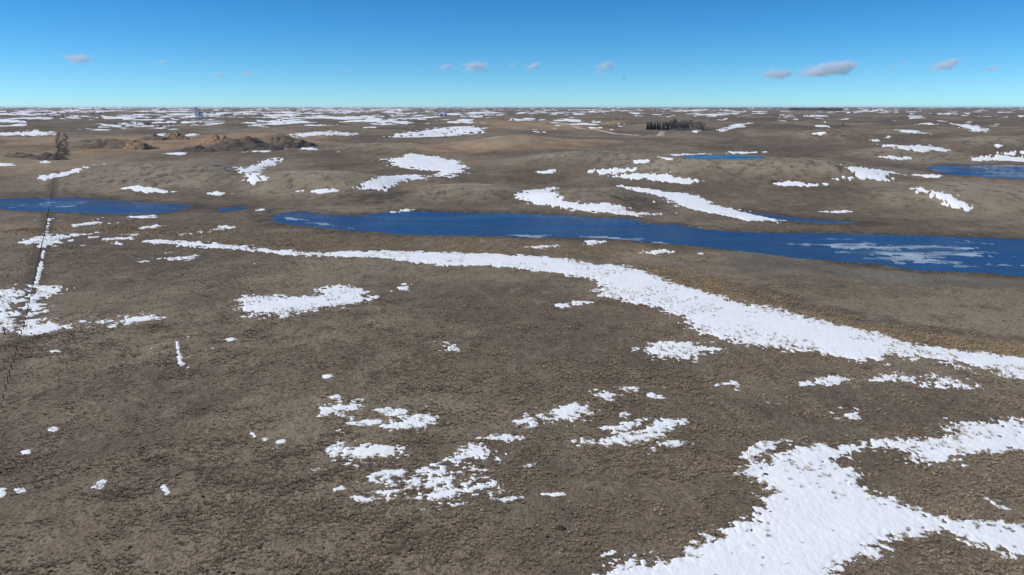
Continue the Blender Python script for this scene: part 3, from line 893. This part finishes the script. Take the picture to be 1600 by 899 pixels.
heap(408, 236, 26, 5, M['soil_dark'], 'small dark clod heap between snow patches at the earthworks', 13)

# ------------------------------------------------------------------ wire fence
fence = bpy.data.objects.new('wire_fence', None); COL.objects.link(fence)
tag(fence, 'old wire fence of weathered posts running from the pasture through the pond', 'fence')
cum = np.concatenate([[0], np.cumsum(np.hypot(*np.diff(fw, axis=0).T))])
# a steadier line: smooth the traced points
ts = np.arange(0, cum[-1], 5.0)
fx, fy = np.interp(ts, cum, fw[:, 0]), np.interp(ts, cum, fw[:, 1])
for _ in range(25):
    fx[1:-1] = (fx[:-2] + 2 * fx[1:-1] + fx[2:]) / 4; fy[1:-1] = (fy[:-2] + 2 * fy[1:-1] + fy[2:]) / 4
fz = grid_sample(Z1 + BUMP, fx, fy)
fence.location = (fx[0], fy[0], fz[0])
pm = MB(); pm.tube([(0, 0, -.5), (0.01, 0, .5), (-.01, 0.01, 1.15), (0, 0, 1.38)], [.11, .105, .10, .08], 7)
pme = pm.mesh('post'); pme.materials.append(M['post'])
tops = []
for k in range(len(ts)):
    o = bpy.data.objects.new('post', pme); COL.objects.link(o); o.parent = fence
    o.location = (fx[k] - fx[0], fy[k] - fy[0], fz[k] - fz[0])
    tx, ty = random.gauss(0, .05), random.gauss(0, .05)
    o.rotation_euler = (tx, ty, random.uniform(0, 6.28))
    sc = random.uniform(.88, 1.12); o.scale = (sc * random.uniform(.85, 1.25), sc, sc)
    tops.append(Vector(o.location))
for hgt in (.45, .82, 1.18):
    wm = MB()
    pts = []
    for k, t in enumerate(tops):
        pts.append(t + Vector((.08, 0, hgt)))
        if k < len(tops) - 1:
            m_ = (t + tops[k + 1]) / 2; pts.append(m_ + Vector((.08, 0, hgt - .04)))
    wm.tube(pts, .006, 3)
    wm.build('wire', M['wire'], fence)
cp = at(8, 523)[0]
o = link('fence_post', pme.copy()); o.location = cp; o.scale = (1.5, 1.5, 1.25); o.rotation_euler = (.03, -.04, 0)
tag(o, 'single stout post standing in torn snow beyond the wire fence', 'post')

# ------------------------------------------------------------------ trees
def spruce_mesh(seed):
    r_ = random.Random(seed); tk = MB(); cr = MB()
    tk.tube([(0, 0, -.3), (0, 0, .5), (0, 0, .96)], [.022, .018, .003], 6)
    nl = 17
    for i in range(nl):
        z = .07 + .90 * i / nl
        rad = (.19 * (1 - i / nl) ** .8 + .012) * r_.uniform(.8, 1.15)
        nb = 9 if i < 12 else 6
        a0 = r_.uniform(0, 6.28)
        for k in range(nb):
            a = a0 + 6.283 * k / nb + r_.uniform(-.2, .2)
            rr_ = rad * r_.uniform(.65, 1.2)
            ca, sa = math.cos(a), math.sin(a)
            wd_ = .045 * (1 - .5 * i / nl) * r_.uniform(.8, 1.3)
            tip = (ca * rr_, sa * rr_, z - rr_ * .28 * r_.uniform(.4, 1.4))
            mid = (ca * rr_ * .55, sa * rr_ * .55, z - rr_ * .05)
            cr.add([(0, 0, z + .02), (mid[0] - sa * wd_, mid[1] + ca * wd_, mid[2] - .012), (mid[0] + sa * wd_, mid[1] - ca * wd_, mid[2] - .012), tip,
                    (mid[0], mid[1], mid[2] - .045)],
                   [(0, 1, 3), (0, 3, 2), (0, 4, 1), (1, 4, 3), (3, 4, 2), (2, 4, 0)])
    a, b = tk.mesh('trunk'), cr.mesh('crown')
    a.materials.append(M['bark']); b.materials.append(M['needles'])
    return a, b

def bare_mesh(seed, spread=.5, shrub=False, twig='twigs'):
    r_ = random.Random(seed); tk = MB(); cr = MB()
    def branch(p, d, ln, rad, depth):
        q = p + d * ln
        tgt = tk if depth < 2 else cr
        tgt.tube([p, (p + q) / 2 + Vector((r_.uniform(-1, 1), r_.uniform(-1, 1), 0)) * ln * .06, q], [rad, rad * .85, rad * .65], 3, False)
        if depth >= 4: return
        for k in range(3 if depth < 3 else 4):
            nd = (d + Vector((r_.uniform(-1, 1), r_.uniform(-1, 1), r_.uniform(-.2, .7))) * spread * 1.25).normalized()
            branch(p + d * ln * r_.uniform(.55, 1), nd, ln * r_.uniform(.55, .8), max(rad * .6, .0045), depth + 1)
    if shrub:
        for k in range(5):
            d = Vector((r_.uniform(-.6, .6), r_.uniform(-.6, .6), 1)).normalized()
            branch(Vector((r_.uniform(-.1, .1), r_.uniform(-.1, .1), -.05)), d, .38, .02, 1)
    else:
        branch(Vector((0, 0, -.04)), Vector((0, 0, 1)), .34, .028, 0)
    a, b = tk.mesh('trunk'), cr.mesh('crown')
    zmax = max([v.co.z for v in b.vertices] + [.1])
    for me in (a, b):
        for v in me.vertices: v.co *= 1.0 / zmax
    a.materials.append(M['bark']); b.materials.append(M[twig])
    return a, b

SPR = [spruce_mesh(k) for k in range(3)]
BARE = [bare_mesh(10 + k) for k in range(4)]
SHR = [bare_mesh(30 + k, .55, True) for k in range(3)]
RSH = [bare_mesh(40 + k, .55, True, 'redtwigs') for k in range(2)]
def plant(name, meshes, px, py, hpx, label, cat, group, wide=1.0, pos=None, height=None):
    c = at(px, py)[0] if pos is None else np.array(pos)
    h = hpx * math.hypot(c[0], c[1]) / F if height is None else height
    root = bpy.data.objects.new(name, None); COL.objects.link(root)
    root.location = c; root.rotation_euler = (0, 0, random.uniform(0, 6.28)); root.scale = (h * wide, h * wide, h)
    tag(root, label, cat, group)
    for nm, me in zip(('trunk', 'crown'), random.choice(meshes)):
        o = bpy.data.objects.new(nm, me); COL.objects.link(o); o.parent = root
    return root

fc = at(1050, 204)[0]; FD = math.hypot(fc[0], fc[1])
print('FARM dist', FD, fc, 'tree20px', 20 * FD / F)
def farm_pos(px, back):
    """a spot in the farm yard: seen at column px, `back` metres behind the front row"""
    a = math.atan2((px - 800) / F, math.cos(PITCH) + (449.5 - 204) / F * math.sin(PITCH))
    x, y = (FD + back) * math.sin(a), (FD + back) * math.cos(a)
    return (x, y, float(grid_sample(Z1 + BUMP, np.array([x]), np.array([y]))[0]))
GS = 'spruces of the farm shelterbelt'
for px in np.linspace(1010.5, 1044, 15):
    plant('spruce_tree', SPR, 0, 0, 0, 'dark green spruce in the even front row of the farm shelterbelt', 'tree', GS, random.uniform(.95, 1.35), farm_pos(px + random.uniform(-.8, .8), 8 + random.uniform(-2, 2)), random.uniform(7.5, 10) * FD / 900)
for px, hh in [(1012, 11), (1015.5, 12), (1018, 11.5), (1024, 12), (1027, 12.5), (1036, 12), (1039, 13), (1040, 12.5), (1046, 14.5), (1048.5, 15), (1051.5, 19), (1053, 15), (1054.5, 19), (1056, 18), (1059, 13), (1062, 14), (1064, 13), (1067, 14.5), (1071.5, 15.5), (1074, 13.5)]:
    plant('spruce_tree', SPR, 0, 0, 0, 'tall dark spruce rising behind the front row of the shelterbelt', 'tree', GS, random.uniform(.85, 1.1), farm_pos(px, 38 + random.uniform(-10, 22)), hh * FD / F * .92)
for k in range(34):
    px = 1044 + 54 * (k + .5) / 34
    plant('bare_tree', BARE, 0, 0, 0, 'leafless grey tree in the thicket beside the spruces', 'tree', 'bare trees of the farm shelterbelt', random.uniform(1.0, 1.4), farm_pos(px + random.uniform(-1, 1), random.uniform(2, 55)), random.uniform(9, 15) * FD / F)
for k in range(16):
    px = 1048 + 52 * (k + .5) / 16
    plant('shrub', RSH if k > 12 else SHR, 0, 0, 0, 'reddish leafless shrub at the open end of the shelterbelt' if k > 12 else 'low leafless shrub along the front of the bare thicket', 'shrub', 'reddish shrubs' if k > 12 else 'shrubs before the thicket', 1.6, farm_pos(px, random.uniform(-3, 3)), random.uniform(3.5, 6) * FD / F)
for k in range(12):
    px = 1096 + 42 * (k + .5) / 12
    plant('shrub', SHR, 0, 0, 0, 'small leafless shrub among snow beside the shelterbelt', 'shrub', 'shrubs in the snowy draw', 1.5, farm_pos(px, random.uniform(-2, 20)), random.uniform(2.5, 4) * FD / F)
for k in range(64):
    t = k / 63
    plant('shrub', SHR, 88 + 18 * random.random(), 246 - 36 * t, random.uniform(3.5, 5) * (1 - .4 * t), 'grey leafless shrub in the planted row beyond the fence', 'shrub', 'shrub row beyond the fence', 1.6)
for k in range(30):
    plant('shrub', SHR, random.uniform(185, 268), random.uniform(192.5, 200.5), random.uniform(2, 3.4), 'dark leafless bush dotting the far snowy flat', 'shrub', 'bushes on the snowy flat', 1.8)
for k in range(26):
    plant('shrub', SHR, random.uniform(55, 250), random.uniform(177, 186), random.uniform(2, 3.5), 'tiny bush on the far skyline slope', 'shrub', 'bushes on the far slope', 1.8)
plant('shrub', SHR, 1316.5, 196.5, 4.5, 'lone dark bush standing on the bare hillside', 'shrub', None, 1.1)

# ------------------------------------------------------------------ far buildings
def building(px, py, hpx, label, parts, cat, name, group=None):
    c = at(px, py)[0]; k = hpx * math.hypot(c[0], c[1]) / F
    root = bpy.data.objects.new(name, None); COL.objects.link(root)
    root.location = c; root.rotation_euler = (0, 0, R(8)); root.scale = (k, k, k)
    tag(root, label, cat, group)
    for nm, mb, mt in parts: mb.build(nm, M[mt], root)
    return root
def mbx(*boxes):
    m = MB()
    for b in boxes: m.box(*b)
    return m
gab = MB(); gab.gable(-.27, .23, -.2, .2, .72, .84, .015)
gab2 = MB(); gab2.gable(-.17, .05, -.12, .12, .98, 1.05, .01)
gab3 = MB(); gab3.gable(.30, .60, -.2, .2, .42, .50, .012)
building(309, 182, 12, 'tall pale grain elevator with dark annex on the far plain', [
    ('tower', mbx((-.26, .22, -.19, .19, -.1, .72)), 'grey_steel'), ('tower_roof', gab, 'grey_steel'), ('headhouse', mbx((-.16, .04, -.11, .11, .73, .98)), 'grey_steel'),
    ('headhouse_roof', gab2, 'dark_steel'), ('annex', mbx((.222, .36, -.18, .18, -.1, .50)), 'dark_steel'), ('annex', mbx((.362, .56, -.18, .18, -.1, .42)), 'grey_steel'),
    ('annex_roof', gab3, 'dark_steel'), ('leg_shaft', mbx((-.30, -.262, -.05, .05, -.1, .8)), 'dark_steel'), ('conveyor', mbx((.05, .50, -.03, .03, .74, .79)), 'dark_steel')], 'grain elevator', 'grain_elevator')
def bin_parts():
    w_, r_ = MB(), MB()
    w_.tube([(0, 0, -.1), (0, 0, .62)], .38, 16)
    r_.tube([(0, 0, .62), (0, 0, .95), (0, 0, 1.0)], [.40, .08, .08], 16)
    return [('bin_wall', w_, 'grey_steel'), ('bin_roof', r_, 'white_paint')]
for px, hp in ((688, 4.2), (691, 5.2), (694.5, 5.0), (697, 3.8)):
    building(px, 181, hp, 'shiny round grain bin in the far farmyard', bin_parts(), 'grain bin', 'grain_bin', 'grain bins in the far farmyard')
def house_at(pos, s_, label, name, cat, rot):
    root = bpy.data.objects.new(name, None); COL.objects.link(root); root.location = pos; root.scale = (s_, s_, s_); root.rotation_euler = (0, 0, rot)
    tag(root, label, cat)
    mbx((-4, 4, -5, 5, -.6, 3.2)).build('wall', M['white_paint'], root)
    g = MB(); g.gable(-4, 4, -5, 5, 3.2, 5.6, .35); g.build('roof', M['white_paint'] if cat == 'shed' else M['roof'], root)
    mbx((-.5, .5, -5.08, -5.002, 0, 2.1)).build('door', M['dark_steel'], root)
    for sx in (-2.6, 2.6):
        wdw = mbx((sx - .7, sx + .7, -5.10, -5.004, 1.0, 2.3)).build('window', M['white_paint'], root)
        mbx((sx - .55, sx + .55, -5.13, -5.102, 1.12, 2.18)).build('pane', M['glass'], wdw)
    return root
house_at(farm_pos(1042.3, 30), 1.0, 'small white shed showing between the spruces', 'shed', 'shed', R(12))
house_at(farm_pos(1066, 62), 1.15, 'white farmhouse half hidden behind the bare thicket', 'farmhouse', 'house', R(-10))

# far woods on the skyline
def belt(px0, px1, py, hpx, n, depth, label, mat):
    a, b = at(px0, py)[0], at(px1, py)[0]
    d = math.hypot(*((a + b) / 2)[:2])
    a, b = a * (d / math.hypot(*a[:2])), b * (d / math.hypot(*b[:2]))
    mb = MB()
    for k in range(n):
        t = random.random(); p = a + (b - a) * t
        q = p * (1 + random.uniform(0, depth) / d)
        z = float(grid_sample(Z1, np.array([q[0]]), np.array([q[1]]))[0])
        h = hpx * d / F * random.uniform(.7, 1.1); w_ = h * random.uniform(.25, .45)
        ang = random.uniform(0, 6.28)
        ring = [(q[0] + w_ * math.cos(ang + j * 1.257), q[1] + w_ * math.sin(ang + j * 1.257), z + h * random.uniform(.15, .35)) for j in range(5)]
        mb.add(ring + [(q[0], q[1], z + h), (q[0], q[1], z - .3)], [(j, (j + 1) % 5, 5) for j in range(5)] + [((j + 1) % 5, j, 6) for j in range(5)])
    return tag(mb.build('far_wood', M[mat]), label, 'wood', kind='stuff')
belt(1234, 1316, 172.5, 3.2, 700, 260, 'dark distant wood on the skyline', 'needles')
belt(755, 789, 182, 2.2, 220, 60, 'dark distant shelterbelt on a pale flat', 'needles')

# ------------------------------------------------------------------ small things on the pasture
def blob_mesh(name, seed, flat, mat, n=9):
    r_ = random.Random(seed); vs, fs = [], []
    for i in range(4):
        ph = i / 3 * math.pi / 2
        for k in range(n):
            a = 6.283 * k / n; rad = math.cos(ph) * r_.uniform(.75, 1.2) if i < 3 else .05
            vs.append((math.cos(a) * rad, math.sin(a) * rad, (math.sin(ph) * flat - .04) * r_.uniform(.8, 1.2)))
    for i in range(3):
        for k in range(n): fs.append((i * n + k, i * n + (k + 1) % n, (i + 1) * n + (k + 1) % n, (i + 1) * n + k))
    fs.append(tuple(3 * n + k for k in range(n)))
    me = bpy.data.meshes.new(name); me.from_pydata(vs, [], fs); me.update(); me.materials.append(mat); return me
DUNG = [blob_mesh('dung_pat', k, .28, M['dung']) for k in range(3)]
placed = 0
while placed < 170:
    px, py = random.uniform(0, 1100) if random.random() < .85 else random.uniform(0, 1600), 540 + 359 * random.random() ** 1.1
    c = at(px, py)[0]
    if grid_sample(TALL, np.array([c[0]]), np.array([c[1]]))[0] > -.05: continue
    c[2] = float(grid_sample(Z1 + BUMP, np.array([c[0]]), np.array([c[1]]))[0])
    o = bpy.data.objects.new('dung_pat', random.choice(DUNG)); COL.objects.link(o); o.location = c
    sc = random.uniform(.17, .33); o.scale = (sc * random.uniform(.8, 1.5), sc, sc * 2.2); o.rotation_euler = (0, 0, random.uniform(0, 6.28))
    tag(o, 'dark dried dung pat on the pasture grass', 'dung pat', 'dung pats on the pasture'); placed += 1
CLOD = blob_mesh('earth_clod', 77, .7, M['stone'])
for (px, py, sc, lab) in [(876, 826, .55, 'large dark earth clod at the edge of the broad snowfield'), (1196, 742, .4, 'small dark clod beside the tongue of the broad snowfield')]:
    c = at(px, py)[0]; o = bpy.data.objects.new('earth_clod', CLOD); COL.objects.link(o); o.location = c; o.scale = (sc * 1.6, sc, sc); tag(o, lab, 'clod')

# ------------------------------------------------------------------ grass tussocks
def tuft_mesh(seed, nb, ln, wid, lean, spread):
    r_ = random.Random(seed); vs, fs = [], []
    for k in range(nb):
        a = r_.uniform(0, 6.283); bx, by = math.cos(a) * spread * r_.random(), math.sin(a) * spread * r_.random()
        out = r_.uniform(.25, 1.0); L_ = ln * r_.uniform(.6, 1.25); w_ = wid * r_.uniform(.7, 1.3)
        dx, dy = math.cos(a) * out + lean, math.sin(a) * out + lean * .35
        nl_ = math.hypot(dx, dy) + 1e-6; sx, sy = -dy / nl_ * w_, dx / nl_ * w_
        p = [(bx, by, -.03), (bx + dx * L_ * .35, by + dy * L_ * .35, L_ * .62), (bx + dx * L_ * .95, by + dy * L_ * .95, L_ * r_.uniform(.25, .75))]
        b = len(vs)
        vs += [(p[0][0] - sx, p[0][1] - sy, p[0][2]), (p[0][0] + sx, p[0][1] + sy, p[0][2]), (p[1][0] - sx * .9, p[1][1] - sy * .9, p[1][2]), (p[1][0] + sx * .9, p[1][1] + sy * .9, p[1][2]), p[2]]
        fs += [(b, b + 1, b + 3, b + 2), (b + 2, b + 3, b + 4)]
    me = bpy.data.meshes.new('tuft'); me.from_pydata(vs, [], fs); me.update(); return me

def scatter(name, label, pts, scl, meshes, mat):
    col = bpy.data.collections.new(name + '_tufts')
    for k, me in enumerate(meshes):
        me.materials.append(mat); col.objects.link(bpy.data.objects.new('grass_tuft', me))
    me = bpy.data.meshes.new(name); me.vertices.add(len(pts)); me.vertices.foreach_set('co', pts.astype(np.float32).ravel())
    a = me.attributes.new('scl', 'FLOAT', 'POINT'); a.data.foreach_set('value', scl.astype(np.float32)); me.update()
    o = link(name, me); tag(o, label, 'grass', kind='stuff')
    ng = bpy.data.node_groups.new(name, 'GeometryNodeTree')
    ng.interface.new_socket('Geometry', in_out='INPUT', socket_type='NodeSocketGeometry')
    ng.interface.new_socket('Geometry', in_out='OUTPUT', socket_type='NodeSocketGeometry')
    gi_, go_ = ng.nodes.new('NodeGroupInput'), ng.nodes.new('NodeGroupOutput')
    iop = ng.nodes.new('GeometryNodeInstanceOnPoints'); ci = ng.nodes.new('GeometryNodeCollectionInfo')
    ci.inputs['Collection'].default_value = col; ci.inputs['Separate Children'].default_value = True; ci.inputs['Reset Children'].default_value = True
    iop.inputs['Pick Instance'].default_value = True
    rv = ng.nodes.new('FunctionNodeRandomValue'); rv.data_type = 'FLOAT_VECTOR'
    rv.inputs[0].default_value = (-.15, -.15, -1.2); rv.inputs[1].default_value = (.15, .15, 1.2)
    na = ng.nodes.new('GeometryNodeInputNamedAttribute'); na.data_type = 'FLOAT'; na.inputs[0].default_value = 'scl'
    L = ng.links
    L.new(gi_.outputs[0], iop.inputs['Points']); L.new(ci.outputs[0], iop.inputs['Instance'])
    L.new(rv.outputs[0], iop.inputs['Rotation']); L.new(na.outputs[0], iop.inputs['Scale'])
    L.new(iop.outputs[0], go_.inputs[0])
    md = o.modifiers.new('scatter', 'NODES'); md.node_group = ng
    return o

def wedge(n, r0, r1, half=41):
    a = rng.uniform(-R(half), R(half), n); r = np.sqrt(rng.uniform(r0 * r0, r1 * r1, n))
    return r * np.sin(a), r * np.cos(a)
xs, ys = zip(*[wedge(70000, 52, 120), wedge(85000, 120, 220), wedge(70000, 220, 400)])
xs, ys = np.concatenate(xs), np.concatenate(ys)
clump = fbm(xs, ys, 7, 3, 1201, .6) + .6 * fbm(xs, ys, 40, 3, 1210, .5)
tl = grid_sample(TALL, xs, ys); zz = grid_sample(Z1 + BUMP, xs, ys); iw = grid_sample(inwater.astype(float), xs, ys)
keep = (rng.random(len(xs)) < np.clip(.45 + .75 * clump, .08, 1)) & (iw < .2)
keep &= (tl < .015) | ((tl < .075) & (rng.random(len(xs)) < .30)) | (rng.random(len(xs)) < .006)
xs, ys, zz, clump = xs[keep], ys[keep], zz[keep], clump[keep]
sc_ = np.clip(.75 + .5 * clump + .25 * rng.standard_normal(len(xs)), .35, 1.9)
scatter('dry_grass', 'matted dry brown prairie grass tussocks across the pasture', np.stack([xs, ys, zz], 1), sc_,
        [tuft_mesh(1, 20, .30, .022, .5, .16), tuft_mesh(2, 26, .22, .020, .6, .24), tuft_mesh(3, 16, .36, .020, .35, .12)], M['grass'])
# taller reeds: the golden margin above the snow band, the fence row, stalks standing in the band
xs, ys = wedge(420000, 110, 420)
gz = grid_sample(z_gold, xs, ys) + grid_sample(z_fence, xs, ys) * .12
band = at([p[0] for p in SNOW[0][2]], [p[1] for p in SNOW[0][2]])[:, :2]
tl = grid_sample(TALL, xs, ys); iw = grid_sample(inwater.astype(float), xs, ys)
stalk = (tl > .02) & (tl < .6) & (rng.random(len(xs)) < .12) & (fbm(xs, ys, 18, 3, 1300) > .05)
keep = (((rng.random(len(xs)) < gz ** 1.5 * .6) & (tl < .1)) | stalk) & (iw < .2)
xs, ys = xs[keep], ys[keep]
zz = grid_sample(Z1 + BUMP, xs, ys)
scatter('dry_reeds', 'tall tawny reeds along the hollow and fence row', np.stack([xs, ys, zz], 1), rng.uniform(.6, 1.35, len(xs)),
        [tuft_mesh(5, 14, .55, .022, .25, .18), tuft_mesh(6, 12, .70, .022, .2, .15)], M['reed'])

# ------------------------------------------------------------------ clouds
def cloud_mat():
    m = bpy.data.materials.new('cloud_vapour'); m.use_nodes = True; nt = m.node_tree; nt.nodes.clear()
    out = N(nt, 'ShaderNodeOutputMaterial'); vol = N(nt, 'ShaderNodeVolumePrincipled')
    vol.inputs['Color'].default_value = (.82, .91, 1, 1); vol.inputs['Anisotropy'].default_value = .0
    tc = N(nt, 'ShaderNodeTexCoord').outputs['Object']
    ln = N(nt, 'ShaderNodeVectorMath', operation='LENGTH'); nt.links.new(tc, ln.inputs[0])
    oi = N(nt, 'ShaderNodeObjectInfo')
    nz = N(nt, 'ShaderNodeTexNoise', noise_dimensions='4D'); nz.inputs['Scale'].default_value = 2.4; nz.inputs['Detail'].default_value = 7; nz.inputs['Roughness'].default_value = .68
    nt.links.new(tc, nz.inputs['Vector']); nt.links.new(mul(nt, oi.outputs['Random'], 50.0), nz.inputs['W'])
    fall = rng_map(nt, ln.outputs['Value'], .15, 1.0, 0.40, -0.55, False)
    big = rng_map(nt, nz.outputs['Fac'], .28, .72, -.15, 1.15, False)
    ad = N(nt, 'ShaderNodeMath', operation='ADD'); nt.links.new(big, ad.inputs[0]); nt.links.new(fall, ad.inputs[1])
    den = rng_map(nt, ad.outputs[0], .50, 1.0, 0, .010)
    nt.links.new(den, vol.inputs['Density']); nt.links.new(vol.outputs[0], out.inputs['Volume'])
    return m
M['cloud'] = cloud_mat()
def ico(sub=2):
    import bmesh
    bm = bmesh.new(); bmesh.ops.create_icosphere(bm, subdivisions=sub, radius=1.0)
    me = bpy.data.meshes.new('cloud'); bm.to_mesh(me); bm.free(); me.materials.append(M['cloud']); return me
CM = ico(3)
CLOUDS = [(120,92,54,18,0,'grey cloud puff hanging by itself over the fence side'), (252,97,24,7,0,None), (322,97,16,5,0,None), (343,116,30,9,3,None), (388,116,28,8,0,None), (543,110,12,5,-10,None),
 (697,104,28,9,5,None), (745,104,56,20,4,'bright-topped little cumulus above the middle plain'), (801,101,16,10,20,None), (832,104,36,14,12,None), (948,104,38,18,10,'rounded grey-white cloud above the farm side'), (938,117,18,8,5,None), (975,123,14,6,8,None),
 (1183,112,18,9,10,None), (1215,116,58,20,3,'white cloud lump leading the long slanting cloud'), (1290,110,104,26,9,'long slanting grey-white cloud trailing off behind the lump'), (1394,105,22,11,20,None), (1411,96,24,5,5,None), (1480,101,58,20,14,'ragged grey cloud with upturned tail'), (1550,107,32,10,16,None)]
for (px, py, w_, h_, tilt, lab) in CLOUDS:
    dist = 20000.0
    dx, dy = (px - 800) / F, (449.5 - py) / F
    v = Vector((dx, math.cos(PITCH) + dy * math.sin(PITCH), -math.sin(PITCH) + dy * math.cos(PITCH)))
    v *= dist / v.y
    o = bpy.data.objects.new('cloud', CM); COL.objects.link(o); o.location = v + Vector((0, 0, CAM_Z))
    k = dist / F * .5 * 1.45
    o.scale = (w_ * k, w_ * k * .6, h_ * k); o.rotation_euler = (0, -R(tilt), 0)
    tag(o, lab or 'small faint scrap of grey cloud low in the clear sky', 'cloud', None if lab else 'small cloud scraps')

# ------------------------------------------------------------------ thin spring haze
hz = MB(); zl, zh = float(Z1.min()) - 2.0, float(Z1.max()) + 30.0
hz.box(-52000, 52000, -52000, 52000, zl, zh)
hm = bpy.data.materials.new('thin_haze'); hm.use_nodes = True; hm.node_tree.nodes.clear()
ho = hm.node_tree.nodes.new('ShaderNodeOutputMaterial'); hv = hm.node_tree.nodes.new('ShaderNodeVolumePrincipled')
hv.inputs['Color'].default_value = (.80, .89, 1.0, 1); hv.inputs['Density'].default_value = 2.2e-5; hv.inputs['Anisotropy'].default_value = .1
hm.node_tree.links.new(hv.outputs[0], ho.inputs['Volume'])
tag(hz.build('haze', hm), 'faint blue haze over the far plain', kind='stuff')
print('haze z', zl, zh)
